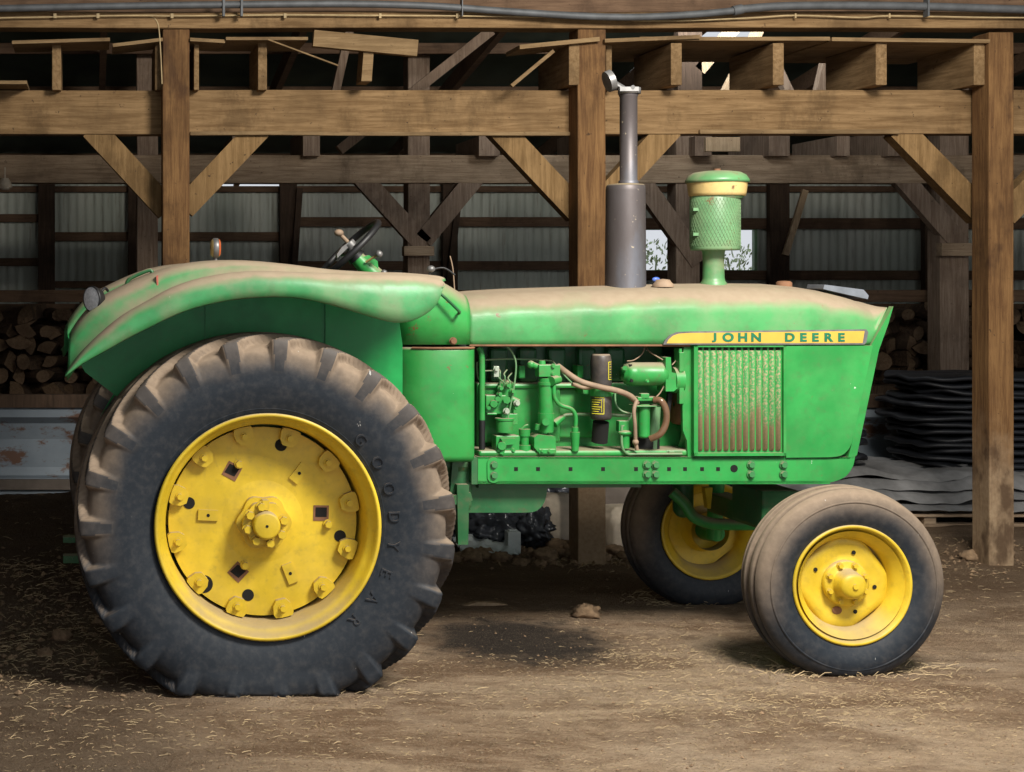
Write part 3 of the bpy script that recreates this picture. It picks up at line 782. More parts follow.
for (y0, py, hh) in ((-.28, 539, 3), (-.28, 558.5, 4)):
    a = MB(); p = T(63, py, y0); a.box((p.x, y0-.03, p.z-hh*.0044), (0, y0+.03, p.z+hh*.0044)); a.cyl((p.x+.03, y0-.035, p.z), (p.x+.03, y0+.035, p.z), .014, mat=0); a.build('drawbar_link', 'green_dk', tractor, bevel=.003)

# ---- steering wheel, column, levers
ang = math.radians(44); tx = Vector((math.cos(ang), 0, math.sin(ang))); nx = Vector((-math.sin(ang), 0, math.cos(ang)))
wc = T(349, 249.5, 0)
a = MB(); pts = [wc+(tx*math.cos(t)+Vector((0, 1, 0))*math.sin(t))*.185 for t in [2*PI*k/48 for k in range(49)]]
a.tube(pts, .0155, 12, sub=1, caps=False); sw = a.build('steering_wheel', 'black', tractor)
a = MB()
for t in (PI/2+.2, PI/2+2.3, PI/2-1.9):
    a.tube([wc-nx*.03, wc-nx*.01+(tx*math.cos(t)+Vector((0, 1, 0))*math.sin(t))*.1, wc+(tx*math.cos(t)+Vector((0, 1, 0))*math.sin(t))*.18], .0085, 8, sub=3)
a.cyl(wc-nx*.055, wc+nx*.0, .045, .03, mat=0); a.build('wheel_spokes', 'black', sw)
a = MB(); p = wc+tx*.02; a.cyl(p-nx*.0, p+nx*.025, .028, mat=1); a.prism([((wc+tx*u+nx*v).x, (wc+tx*u+nx*v).z) for u, v in ((-.07, .012), (.045, .012), (.045, .024), (-.02, .034), (-.06, .026))], -.02, .02, 1)
p = wc+tx*.02+nx*.03; a.tube([p, p+nx*.045], .010, 12, mat=0, sub=1); a.ball(p+nx*.060, .023, 0, sc=(1, 1, .75)); a.build('spinner_knob', ['hose', 'chrome'], sw)
a = MB(); a.cyl(wc-nx*.05, wc-nx*.20, .034, .048, mat=0); a.cyl(wc-nx*.20, wc-nx*.35, .05, .05, mat=0); a.prism([((wc+tx*u+nx*v).x, (wc+tx*u+nx*v).z) for u, v in ((.0, -.06), (.045, -.08), (.055, -.13), (.0, -.2))], -.03, .03, 0); a.build('steering_column', 'green', tractor)
p0 = T(366, 262, -.05); p1 = T(379, 254, -.10); a = MB(); a.tube([p0, p1], .006, 8, sub=1); a.ball(p1, .0175, 1); a.build('throttle_lever', ['cream', 'chrome'], tractor)
a = MB(); a.tube([T(455, 275, -.2), T(444, 268, -.2), T(432, 270, -.2), T(429, 276, -.2)], .0045, 8, mat=1); a.ball(T(431, 269, -.2), .018, 0, sc=(1.1, 1, .9)); a.build('choke_lever', ['chrome', 'black'], tractor)
a = MB(); a.tube([T(455, 298, .1), T(453, 270, .1), T(450, 256, .1)], .003, 6); a.build('dipstick_rod', 'hose', tractor)
a = MB(); a.ball(T(384, 273, -.1), .016); a.cyl(T(384, 273, -.1), T(384, 285, -.1), .006); a.build('shift_knob', 'chrome', tractor)

# ---- exhaust stack
ey = -.02; ec = T(625.5, 290, ey); ez = lambda py: T(0, py, ey).z; sc_m = 7.18/F
a = MB(); a.lathe([(.02, ez(292)), (.094, ez(291)), (.0925, ez(288)), (.0915, ez(240)), (.0895, ez(190)), (.088, ez(185.5)), (.082, ez(183.5)), (.042, ez(182.5))], (ec.x+.0, ey, 0), 'z', 40)
muf = a.build('muffler', 'exhaust', tractor)
ec2 = T(628.5, 182, ey).x
a = MB(); a.lathe([(.046, ez(183)), (.046, ez(180)), (.040, ez(179)), (.040, ez(95)), (.044, ez(94)), (.044, ez(90)), (.036, ez(90)), (.036, ez(98))], (ec2, ey, 0), 'z', 32); a.build('exhaust_pipe', 'exhaust', muf)
a = MB(); a.lathe([(.045, ez(92)), (.052, ez(92)), (.052, ez(86)), (.045, ez(86)), (.045, ez(92))], (ec2+.004, ey, 0), 'z', 28)
cap_c = T(611, 81, ey); a.cyl(cap_c+Vector((-.02, 0, -.005)), cap_c+Vector((.006, 0, .004)), .050, .052, seg=28)
a.tube([cap_c, T(617, 84, ey), T(624, 88, ey)], .016, 10, sub=3, flat=.5); a.cyl(T(633, 87, ey-.06), T(633, 87, ey-.05), .009)
a.box(T(620, 91, ey-.056), T(638, 87, ey-.045)); a.build('rain_flap', 'chrome', muf)
# ---- air cleaner stack
ay = -.02; acx = T(715, 250, ay).x; z_ = lambda py: T(0, py, ay).z
a = MB(); a.lathe([(.06, z_(288)), (.06, z_(283)), (.052, z_(281)), (.049, z_(278)), (.047, z_(262)), (.050, z_(252)), (.055, z_(249))], (T(713.5, 0, ay).x, ay, 0), 'z', 32)
pipe = a.build('intake_pipe', 'lidgreen', tractor)
a = MB(); a.lathe([(.02, z_(250)), (.108, z_(250)), (.111, z_(248)), (.112, z_(196)), (.106, z_(193.5)), (.02, z_(193))], (acx+.0, ay, 0), 'z', 40)
body = a.build('pre_cleaner_screen', 'green_pale', pipe)
# diamond mesh strips
a = MB(); zc0, zc1 = z_(246), z_(198)
for d_ in (1, -1):
    for k in range(44):
        a0 = 2*PI*k/44; pts = [(acx+math.cos(a0+d_*t*.95)*.1122, ay+math.sin(a0+d_*t*.95)*.1122, zc0+(zc1-zc0)*t) for t in [j/10 for j in range(11)]]
        a.tube(pts, .0010, 4, sub=1)
a.build('screen_mesh', 'meshbrown', pipe)
a = MB(); a.lathe([(.105, z_(196)), (.126, z_(195)), (.129, z_(192)), (.134, z_(183)), (.136, z_(180)), (.139, z_(179.5))], (acx+.01, ay, 0), 'z', 40); a.build('pre_cleaner_bowl', 'cream', pipe)
a = MB(); a.lathe([(.110, z_(198)), (.118, z_(196)), (.118, z_(193.5)), (.108, z_(193))], (acx+.01, ay, 0), 'z', 40)
a.lathe([(.136, z_(182)), (.144, z_(181)), (.143, z_(179)), (.138, z_(177.2)), (.128, z_(174)), (.105, z_(171.2)), (.06, z_(169.8)), (.01, z_(169.5))], (acx+.01, ay, 0), 'z', 40); a.cyl((acx+.01, ay, z_(170.5)), (acx+.01, ay, z_(167.5)), .016, mat=1); a.build('pre_cleaner_lid', ['lidgreen', 'rusty'], pipe)
a = MB()
for py in (209, 234):
    a = MB(); a.box((acx-.125, ay-.05, z_(py+1.5)), (acx-.095, ay-.02, z_(py-1.5))); a.build('screen_latch', 'green_pale', pipe)

# ================= engine bay
eb = MB(); yb = -.12
eb.box((T(478, 0, yb).x, -.10, T(0, 484, yb).z), (T(690, 0, yb).x, .22, T(0, 384, yb).z))
blk = eb.build('engine_block', 'green_in', tractor, bevel=.008)
a = MB(); a.box((T(482, 0, -.15).x, -.16, T(0, 444, -.15).z), (T(560, 0, -.15).x, -.09, T(0, 386, -.15).z))
a.box((T(560, 0, -.15).x, -.13, T(0, 440, -.15).z), (T(600, 0, -.15).x, -.09, T(0, 390, -.15).z))
a.box((T(482, 0, -.15).x, -.175, T(0, 389, -.15).z), (T(600, 0, -.15).x, -.10, T(0, 384, -.15).z)); a.build('engine_side_cover', 'green_in', tractor, bevel=.01)
a = MB(); a.box((T(480, 0, -.05).x, -.04, T(0, 386, -.05).z), (T(665, 0, -.05).x, .20, T(0, 342, -.05).z))
for cx in (499, 528, 557, 587, 616): a.box((T(cx-9, 0, -.08).x, -.09, T(0, 383, -.08).z), (T(cx+9, 0, -.08).x, -.03, T(0, 348, -.08).z))
a.build('cylinder_head', 'green_dk', tractor, bevel=.015)
a = MB(); a.box((T(478, 0, -.26).x, -.28, T(0, 458, -.28).z), (T(692, 0, -.26).x, -.10, T(0, 450, -.2).z))
a.build('dusty_block_ledge', 'green_in', tractor, bevel=.01)
a = MB()
for cx in (521, 579):
    a = MB(); a.box((T(cx-3, 0, -.13).x, -.15, T(0, 379, -.13).z), (T(cx+3, 0, -.13).x, -.08, T(0, 366, -.13).z)); a.build('head_lug', 'green_in', tractor, bevel=.004)
ye = -.25
def VC(cx, y0, y1, wpx, yy=ye, r1=None):                # vertical cylinder between pixel rows
    r = wpx/2*6.9/F; p = T(cx, y0, yy); q = T(cx, y1, yy); return (p, Vector((p.x, yy, q.z)), r)
# vertical tube
a = MB(); a.tube([T(478, 347, ye), T(481, 352, ye), T(482, 365, ye), T(482, 422, ye)], .0135, 12, sub=4); p, q, r = VC(482, 420, 449, 6.2); a.cyl(p, q, r, mat=1); p, q, r = VC(482, 448, 456, 4.5); a.cyl(p, q, r)
a.build('breather_tube', ['green_in', 'black'], tractor)
a = MB(); a.tube([T(484, 360, -.2), T(510, 359, -.2), T(548, 360.5, -.2), T(555, 364, -.22), T(563, 374, -.24), T(572, 383, -.24)], .0042, 8); a.tube([T(484, 371, -.2), T(497, 370.5, -.2)], .0035, 6, sub=1)
a.tube([T(477, 362, -.22), T(477.5, 375, -.22), T(480, 381, -.22)], .004, 6); a.build('fuel_line', 'green_pale', tractor)
a = MB(); a.tube([T(507, 346, ye), T(513, 354, ye), T(516, 366, ye), T(513.5, 390, ye), T(508, 418, ye)], .0042, 8); a.build('governor_cable', 'green_pale', tractor)
# injection pump
a = MB(); p, q, r = VC(506, 386, 414, 17, -.20); a.cyl(p, q, r, r*.9); a.ball(T(506, 386, -.20), r, sc=(1, 1, .8))
a.box(T(486, 414, -.24), T(501, 394, -.16)); a.box(T(487, 415, -.25), T(494, 412, -.2)); a.cyl(T(494, 404, -.24), T(494, 404, -.275), .020, .016, seg=12); a.cyl(T(498, 399, -.24), T(498, 399, -.27), .012, seg=10)
a.cyl(T(512, 399, -.24), T(519, 402, -.25), .013, seg=10); a.box(T(502, 425, -.25), T(512, 412, -.16)); a.cyl(T(507, 400, -.24), T(507, 400, -.285), .018, seg=6); a.cyl(T(489, 408, -.24), T(489, 408, -.27), .009, seg=8)
for (bx, by) in ((500, 388), (507, 385), (512, 391), (499, 394), (515, 407)): a.bolt(T(bx, by, -.245), .010, .025)
pump = a.build('injection_pump', 'green_in', tractor, bevel=.003)
for k, (a0, a1) in enumerate((((500, 371), (497, 366)), ((504, 374), (507, 369)), ((508, 378), (512, 372)), ((496, 374), (495, 366)))):
    t = MB(); t.tube([T(500+k*3.2, 388, -.24), T(a0[0]+k, a0[1]+4, -.26), T(*a0, -.25), T(a1[0], a1[1]+1, -.22)], .0035, 6); t.build('injector_line', 'green_pale', pump)
a = MB(); a.box(T(494, 377, -.27), T(498, 366, -.25)); a.bolt(T(496, 369, -.27), .010, .015); a.build('pump_fitting', 'fitting', pump, bevel=.002)
for q_ in ((516.5, 403), (506, 411)):
    a = MB(); a.bolt(T(*q_, -.26), .012, .02); a.build('pump_fitting', 'fitting', pump)
a = MB(); p, q, r = VC(504.5, 419, 432, 17); a.cyl(p, q, r); p, q, r = VC(504.5, 418, 420, 19); a.cyl(p, q, r)
a.box(T(496, 452, -.27), T(515, 434, -.20)); a.prism(xz([(500, 438), (516, 438), (513, 444), (504, 445)], -.28), -.29, -.26); a.cyl(T(502, 446, -.27), T(502, 446, -.30), .021, .018); a.cyl(T(503, 448, -.28), T(501, 454, -.28), .012)
for (bx, by) in ((498, 450), (513, 450), (506, 424)): a.bolt(T(bx, by, -.272), .009, .014)
a.build('transfer_pump', 'green_in', tractor, bevel=.004)
a = MB(); p, q, r = VC(524.5, 429, 436, 11.5); a.cyl(p, q, r, r*.95); p, q, r = VC(524.5, 435, 447, 8.5); a.cyl(p, q, r); p, q, r = VC(524.5, 445, 453, 12); a.cyl(p, q, r, r*1.05); a.tube([T(521, 430, ye), T(525, 426, ye), T(528, 425, ye)], .005, 6); a.cyl(T(532, 451, ye), T(540, 451, ye), .015)
a.build('oil_filler', 'green_in', tractor)
# tall filter
a = MB(); p, q, r = VC(546, 378, 420, 14.5); a.cyl(p, q, r); p, q, r = VC(546, 382, 385, 16.5); a.cyl(p, q, r); p, q, r = VC(546, 413, 418, 16); a.cyl(p, q, r); p, q, r = VC(546, 418, 432, 16); a.cyl(p, q, r, r*.9)
a.box(T(539, 377, -.28), T(556, 364, -.22)); a.cyl(T(542, 366, -.25), T(542, 360.5, -.25), .018, .014); a.cyl(T(538, 367, -.25), T(529, 363, -.25), .014); a.ball(T(531, 364.5, -.25), .018); a.cyl(T(551, 381, -.29), T(558, 379, -.26), .022)
a.cyl(T(546, 422, -.28), T(546, 422, -.315), .017, seg=10); a.cyl(T(554, 424, -.26), T(563, 417, -.24), .018, .013); a.cyl(T(538, 424, -.26), T(537, 430, -.26), .012)
for by in (366, 374): a.bolt(T(553, by, -.28), .009, .012)
a.build('fuel_filter', 'green_in', tractor, bevel=.003)
a = MB(); a.prism(xz([(533, 437), (537, 434), (554, 436), (555, 454), (539, 454), (533, 447)], -.27), -.29, -.2); a.box(T(539, 454, -.295), T(555, 448.5, -.28)); a.cyl(T(549, 440, -.25), T(549, 430, -.25), .009); a.cyl(T(543, 438, -.25), T(541, 430, -.25), .009)
for bx in (542, 549): a.bolt(T(bx, 451, -.295), .007, .008)
a.build('filter_base', 'green_in', tractor, bevel=.004)
a = MB(); a.tube([T(554, 385, -.28), T(554.5, 397, -.28), T(560, 405, -.28), T(571, 409, -.28), T(575.5, 416, -.28), T(575.5, 428, -.28)], .0095, 10); a.build('curved_pipe', 'green_in', tractor)
a = MB(); p, q, r = VC(575, 427, 433, 6.5, -.28); a.cyl(p, q, r); p, q, r = VC(575, 432, 451, 9.5, -.28); a.cyl(p, q, r, r*.75); a.build('sediment_bulb', 'green_in', tractor)
a = MB(); a.tube([T(560, 423, -.2), T(563, 417, -.2), T(570, 414.5, -.2), T(600, 414.5, -.2), T(632, 416, -.22)], .0075, 8); a.build('oil_line', 'green_pale', tractor)
# black spin-on filters
for nm, ya, yb_, tl in (('upper', 354, 389, 1), ('lower', 395, 421, 0)):
    f0 = T(601, ya, -.26); f1z = T(0, yb_, -.26).z; r = 10.3*6.93/F; a = MB()
    zt_, zb_ = f0.z, f1z
    a.lathe([(.004, zt_), (r*.82, zt_), (r*.92, zt_-.010) if tl else (r*1.0, zt_-.004), (r, zt_-.035), (r, zb_+.02), (r*.97, zb_+.006), (r*.8, zb_), (.004, zb_)], (f0.x, -.26, 0), 'z', 36)
    fl = a.build('oil_filter', 'blackfilter', tractor)
    L = MB()
    def onc(px, py):                       # on the cylinder front
        q = T(px, py, -.26-.03); dx_ = max(-.98*r, min(.98*r, q.x-f0.x)); return Vector((f0.x+dx_, -.26-math.sqrt(max(0, (r*1.012)**2-dx_**2)), q.z))
    def ln(x0_, y0_, x1_, y1_, w=.0020):
        L.tube([onc(x0_+(x1_-x0_)*t/5, y0_+(y1_-y0_)*t/5) for t in range(6)], w, 5, sub=1)
    if tl:
        ln(607.5, 362, 610.8, 362); ln(607.5, 362, 607.5, 379.5); ln(607.5, 379.5, 610.8, 379.5)
        for k in range(6): ln(608.8, 364.2+k*2.6, 610.6, 364.2+k*2.6, .0016)
    else:
        ln(595, 397.5, 602.5, 397.5); ln(602.5, 397.5, 602.5, 413.8); ln(602.5, 413.8, 592, 413.8)
        for k in range(6): ln(592.2, 400+k*2.3, 600.3-(k % 3)*1.2, 400+k*2.3, .0019)
        ln(600.4, 399, 600.4, 412, .0014)
    L.build('filter_label', 'labelyellow', fl)
a = MB(); p = T(601, 387, -.26); a.cyl(p, Vector((p.x, -.26, T(0, 397, -.26).z)), .05, seg=24); a.box(T(583, 394, -.24), T(601, 388, -.15)); a.box(T(600, 394, -.24), T(616, 388, -.15)); a.build('filter_bracket', 'green_in', tractor)
a = MB(); p = T(601, 422, -.24); a.cyl(p, Vector((p.x, -.22, T(0, 444, -.24).z)), .036); a.build('engine_mount_pad', 'hole', tractor)
# hoses
a = MB(); a.tube([T(558, 366, -.24), T(570, 375, -.30), T(582, 382, -.325), T(600, 387, -.335), T(618, 391, -.33), T(630, 396, -.30), T(637, 403, -.28)], .0135, 12); a.build('beige_coolant_hose', 'hose', tractor)
a = MB(); a.tube([T(572, 384, -.27), T(585, 388, -.27), T(596, 386, -.31)], .009, 8); a.tube([T(637, 400, -.31), T(634, 410, -.32), T(635, 425, -.32), T(635.5, 440, -.31), T(637, 450, -.3)], .0085, 10); a.ball(T(635.5, 442, -.31), .014); a.build('brown_heater_hose', 'hose', tractor)
a = MB(); a.tube([T(654, 400, -.30), T(661, 401, -.32), T(666, 411, -.33), T(665.5, 424, -.33), T(660, 434, -.33), T(650, 439, -.31)], .0155, 12); a.build('oily_hose', 'wet_hose', tractor)
a = MB(); a.tube([T(615, 392, -.24), T(616, 404, -.25), T(622, 411, -.26), T(632, 414, -.27)], .0045, 8); a.tube([T(622, 425, -.28), T(622, 445, -.29), T(627, 453.5, -.29), T(640, 454, -.29), T(682, 454, -.29)], .006, 8); a.tube([T(632, 415, -.27), T(627, 422, -.27), T(622, 427, -.28)], .005, 8); a.build('brake_line', 'green_pale', tractor)
a = MB(); a.box(T(619, 432, -.28), T(626, 420, -.24)); a.ball(T(625, 433, -.28), .022, sc=(1.5, 1, .6)); a.cyl(T(625, 434, -.27), T(625, 448, -.27), .02); a.build('drain_cock', 'green_in', tractor, bevel=.003)
a = MB(); p, q, r = VC(644, 404, 436, 11.5, -.27); a.cyl(p, q, r); a.ball(q, r, sc=(1, 1, .4)); a.box(T(638, 401, -.30), T(653, 396, -.24)); a.box(T(636, 407, -.31), T(654, 404, -.22)); a.box(T(641, 400, -.30), T(647, 393, -.27)); a.build('oil_pressure_unit', 'green_in', tractor, bevel=.003)
a = MB(); a.box(T(638, 452, -.24), T(652, 437, -.15)); a.build('dark_linkage_box', 'hole', tractor)
a = MB(); a.cyl(T(656, 405, -.22), T(653, 452, -.22), .022); a.box(T(666, 455, -.28), T(676, 448, -.2)); a.box(T(669, 453, -.29), T(674, 450.5, -.28)); a.build('water_pump_strut', 'green_pale', tractor, bevel=.004)
# generator
g0 = T(622, 374, -.25); g1 = T(664, 375, -.25); a = MB(); rr = .0535
cxx = [(.004, 0), (rr*.60, 0), (rr*.62, .012), (rr*.85, .014), (rr*.95, .03), (rr, .04), (rr, .045), (rr*1.02, .05), (rr, .055)]
L_ = g1.x-g0.x
a.lathe([(r_, h2) for r_, h2 in cxx]+[(rr, L_-.03), (rr*1.02, L_-.028), (rr*1.02, L_), (.01, L_)], g0, 'x', 36)
a.cyl(T(625, 368, -.29), T(625, 368, -.31), .010, mat=0); a.bolt(T(647, 381, -.30), .007, .01)
for k in range(4): a.box((g0.x+.022, -.25+.046*math.cos(k*1.57+.6)-.008, g0.z+.046*math.sin(k*1.57+.6)-.008), (g0.x+.034, -.25+.046*math.cos(k*1.57+.6)+.008, g0.z+.046*math.sin(k*1.57+.6)+.008), 1)
gen = a.build('generator', ['green_in', 'hole'], tractor)
a = MB(); a.prism(xz([(664, 357), (669, 357), (670, 372), (678, 374), (678, 386), (672, 391), (664, 391)], -.28), -.30, -.20); a.cyl(T(672, 380, -.25), T(681, 380, -.25), .06); a.build('generator_bracket', 'green_in', gen, bevel=.004)
a = MB(); a.tube([T(645, 346, -.22), T(642, 354, -.24), T(634, 360, -.26), T(627, 361, -.27)], .003, 6); a.tube([T(645, 346, -.2), T(650, 352, -.24), T(658, 357, -.27), T(663, 360, -.28)], .003, 6); a.tube([T(681, 355, -.24), T(672, 365, -.27)], .003, 6); a.tube([T(664, 386, -.28), T(660, 393, -.28), T(655, 398, -.28)], .003, 6)
a.build('generator_wire', 'hose', tractor)
# fan pulley, belt, shroud
p = T(672, 404, -.12); a = MB(); a.lathe([(.01, -.02), (.09, -.02), (.095, 0), (.09, .02), (.01, .02)], (p.x+.02, -.14, p.z), 'x', 36); a.build('fan_pulley', 'rusty', tractor)
a = MB(); a.prism(xz([(668, 392), (672, 392), (668, 420), (664, 425)], -.22), -.23, -.205); a.build('fan_belt', 'black', tractor)
a = MB(); scx = T(681, 0, -.2).x; sx2 = T(693, 0, -.2).x; rows = []
for x, r_ in ((scx, .235), (scx+.02, .24), (sx2, .285)):
    rows.append([(x, -math.cos(t)*r_*.95, 1.06+.12*0+math.sin(t)*r_) for t in [PI*2*k/48 for k in range(49)]])
a.grid(rows); a.prism(xz([(679, 349), (681, 349), (681, 392), (679, 392)], -.29), -.295, -.24)
sh = a.build('fan_shroud', 'green_in', tractor, solid=.006)
a = MB(); a.prism(xz([(683, 347), (694, 347), (694, 457), (687, 457), (686, 440), (682, 430), (681, 360)], -.28), -.29, -.27); a.box(T(679.5, 372, -.30), T(681.5, 352, -.27)); a.box(T(679.5, 404, -.30), T(681.5, 378, -.27)); a.build('radiator_side', 'green_in', tractor, bevel=.003)
a = MB(); a.box((T(478, 0, 0).x, .285, T(0, 457, -.3).z), (T(690, 0, 0).x, .295, T(0, 346, -.3).z)); 

# ================================================================== SETTING
def ground_h(x, y):
    v = .010*noise.noise(Vector((x*1.3, y*1.3, 0)))+.006*noise.noise(Vector((x*5, y*5, 3)))
    # mounds
    def m(px, py, hx, hy, h):
        g = G0(px, py); return h*math.exp(-((x-g.x)/hx)**2-((y-g.y)/hy)**2)
    v += m(30, 530, .9, .8, .22)*(1+.35*noise.noise(Vector((x*6, y*6, 1))))
    v += m(-10, 590, .45, .55, .10)
    v += m(590, 541, .55, .28, .10)*(1+.8*noise.noise(Vector((x*9, y*9, 1))))
    v += m(500, 550, .6, .25, .05)*(1+.9*noise.noise(Vector((x*11, y*11, 5))))
    v += m(995, 553, .16, .22, .10)*(1+.6*noise.noise(Vector((x*9, y*9, 8))))
    v += max(0, min(1, (y-8.6)/1.5))*.02*noise.noise(Vector((x*4, y*4, 2)))
    d = max(0, min(1, (abs(x-2)/8)))
    return v
def axis(a0, a1, s0): 
    out = [a0]
    while out[-1] < a1: out.append(out[-1]+s0(out[-1]))
    return out
xs = axis(-4, 15, lambda x: .055 if -1.2 < x < 6.5 else .3); ys = axis(1.5, 20.5, lambda y: .05 if 4.8 < y < 11 else .25)
gb = MB(); gb.grid([[(x, y, ground_h(x, y)) for x in xs] for y in ys])
gb.f = [f_[::1] for f_ in gb.f]
fl = gb.build('floor', 'dirt', origin=(0, 0, 0)); tag(fl, 'packed brown dirt barn floor strewn with straw', kind='structure')

def structure(o, label=None): return tag(o, label, kind='structure')
def beam(name, a_, b_, mat, label, bevel=.006):
    mb = MB(); mb.box(a_, b_); return structure(mb.build(name, mat, bevel=bevel), label)
def timber_h(name, px0, px1, py0, py1, Y, dep, mat, label, tilt=None):
    A = P(px0, py0, Y); B = P(px1, py1, Y); mb = MB()
    # slightly uneven long box
    n_ = max(2, int(abs(B.x-A.x)/.4)); rows = []
    for i in range(n_+1):
        x = A.x+(B.x-A.x)*i/n_; j = .006*noise.noise(Vector((x*1.1, Y, A.z)))
        rows.append([(x, Y, B.z+j), (x, Y, A.z+j), (x, Y+dep, A.z+j), (x, Y+dep, B.z+j), (x, Y, B.z+j)])
    mb.grid(rows, smooth=False); mb.add(rows[0][:4], [(3, 2, 1, 0)]); mb.add(rows[-1][:4], [(0, 1, 2, 3)])
    return structure(mb.build(name, mat, bevel=.006, weld=True), label)
def timber_v(name, px0, px1, pyt, Y, dep, mat, label, zb=-.05):
    A = P(px0, pyt, Y); B = P(px1, pyt, Y); mb = MB(); n_ = 10; rows = []
    for i in range(n_+1):
        z = zb+(A.z-zb)*i/n_; j = .006*noise.noise(Vector((A.x, Y, z*1.3)))
        rows.append([(A.x+j, Y, z), (B.x+j, Y, z), (B.x+j, Y+dep, z), (A.x+j, Y+dep, z), (A.x+j, Y, z)])
    mb.grid(rows, smooth=False); mb.add(rows[0][:4], [(3, 2, 1, 0)]); mb.add(rows[-1][:4], [(0, 1, 2, 3)])
    return structure(mb.build(name, mat, bevel=.008, weld=True), label)
def brace(pa, pb, wpx, Y, dep, mat, label):           # pa top, pb bottom in pixels, width in pixels
    A, B = P(*pa, Y), P(*pb, Y); d = (B-A).normalized(); w = wpx/2*Y/F; nrm = Vector((-d.z, 0, d.x))*w
    mb = MB(); pts = [A+nrm, A-nrm, B-nrm, B+nrm]
    mb.prism([(p.x, p.z) for p in pts], Y, Y+dep); return structure(mb.build('timber_brace', mat, bevel=.006), label)
Y1 = 9.15
timber_v('timber_pillar', 163, 190, 20, 9.02, .17, 'post', 'rough brown barn post rising behind the rear fender')
timber_v('timber_pillar', 578, 606, 28, 9.02, .18, 'post', 'rough brown barn post rising behind the exhaust stack')
timber_v('timber_pillar', 989, 1014, 32, 8.98, .18, 'post', 'thick barn post standing beyond the front wheel')
timber_h('timber_beam', -60, 1240, 90, 134, 9.19, .14, 'beam_x', 'long pale timber tie beam across the front posts')
timber_h('timber_beam', -60, 1240, 12, 28, 9.0, .16, 'beam_x', 'timber header board along the top of the posts')
timber_h('timber_beam', -60, 1240, -45, 12, 9.10, .14, 'dark_x', 'deep header timber above the grey conduit')
timber_h('timber_ledger', 190, 572, 131.5, 135.5, 9.165, .03, 'plank', 'thin strip under the tie beam between the first two posts')
timber_h('timber_ledger', 700, 900, 129.5, 134, 9.165, .03, 'plank', 'thin strip under the tie beam above the air cleaner')
for pa, pb, lb in (((92, 128), (168, 210), 'timber brace leaning to the left of the first post'), ((260, 128), (184, 208), 'timber brace leaning to the right of the first post'),
                   ((498, 126), (580, 213), 'timber brace on the left side of the middle post'), ((672, 127), (600, 205), 'timber brace behind the exhaust pipe'),
                   ((900, 128), (985, 215), 'timber brace left of the post beyond the front wheel'), ((1090, 128), (1006, 215), 'timber brace at the right edge of the picture')):
    brace(pa, pb, 24, 9.20, .10, 'brace', lb)
# second row
Y2 = 14.2
for k, (x0_, x1_) in enumerate(((137, 158), (408, 430), (676, 700), (940, 969), (1206, 1230))):
    timber_v('timber_pillar', x0_, x1_, 20, Y2, .22, 'old_z', ('grey inner post behind the first barn post', 'grey inner post right of the steering wheel', 'grey inner post left of the air cleaner', 'grey inner post left of the large end post', 'grey inner post beyond the large end post')[k])
timber_h('timber_beam', -60, 1240, 155, 183, Y2-.02, .2, 'old_x', 'grey timber beam across the inner posts')
for pa, pb, lb in (((368, 184), (424, 245), 'grey brace left of the inner post by the steering wheel'), ((470, 184), (424, 240), 'grey brace right of the inner post by the steering wheel'),
                   ((648, 188), (700, 262), 'grey brace between exhaust and air cleaner'), ((908, 183), (962, 245), 'grey brace by the large end post'),):
    brace((pa[0]-(6 if pa[0]<pb[0] else -6), pa[1]-7), pb, 19, Y2-.015, .10, 'old_z', lb)
for x_, Y_ in ((415, 260), (690, 255)):
    A = P(x_-12, 248, Y2-.05); B = P(x_+14, 256, Y2-.05)
for k, (x0_, x1_) in enumerate(((404, 432), (942, 966))):
    A = P(x0_, 246 if k == 0 else 243, Y2-.1); B = P(x1_, 256, Y2); beam('timber_block', A, B, 'old_x', ('bearing block on the inner post by the steering wheel', 'bearing block on the inner post by the end post')[k])
# joists stub on the tie beam
def joist(px, py0, py1, Y, L, wpx, label, mat='plank_y', rx=0):
    A = P(px-wpx, py0, Y); B = P(px, py1, Y); mb = MB(); mb.box((A.x, Y, B.z), (B.x, Y+L, A.z)); return structure(mb.build('loft_joist', mat, bevel=.004), label)
for k, px in enumerate((580, 682, 784, 887, 985)):
    joist(px, 43, 85, 9.02, .62, 11, 'short loft joist on the tie beam, '+('behind the middle post', 'above the exhaust', 'above the air cleaner', 'above the hood nose', 'beside the end post')[k])
for px, w_, lb in ((61, 9, 'upright board end left of the first post'), (199, 5, 'narrow upright board right of the first post'), (163, 8, 'upright board against the first post'), (267, 9, 'upright board above the first brace'), (612, 6, 'upright board beside the middle post')):
    joist(px, 42, 90, 9.10, .5, w_, lb)
def slab(name, pts4, Y, L, th, mat, label):             # board from two pixel ends, deep in y, given thickness
    A, B = P(*pts4[0], Y), P(*pts4[1], Y); d = (B-A).normalized(); nz = Vector((-d.z, 0, d.x)); nz = nz if nz.z > 0 else -nz
    mb = MB(); q = [A, B, B+nz*th, A+nz*th]; mb.prism([(p.x, p.z) for p in q], Y, Y+L); return structure(mb.build(name, mat, bevel=.003), label)
slab('loft_board', ((520, 49), (600, 41)), 8.98, .30, .025, 'plank', 'loft plank left of the middle post')
slab('loft_board', ((605, 42.5), (700, 38.5)), 8.98, .9, .022, 'plank', 'loft plank above the exhaust')
slab('loft_board', ((640, 40.5), (830, 40.5)), 9.0, .9, .022, 'plank', 'loft plank above the air cleaner')
slab('loft_board', ((832, 41), (990, 43)), 8.98, .9, .022, 'plank', 'loft plank above the nose of the hood')
slab('loft_board', ((12, 44), (110, 41)), 9.0, .35, .02, 'plank', 'loose loft board at the top left')
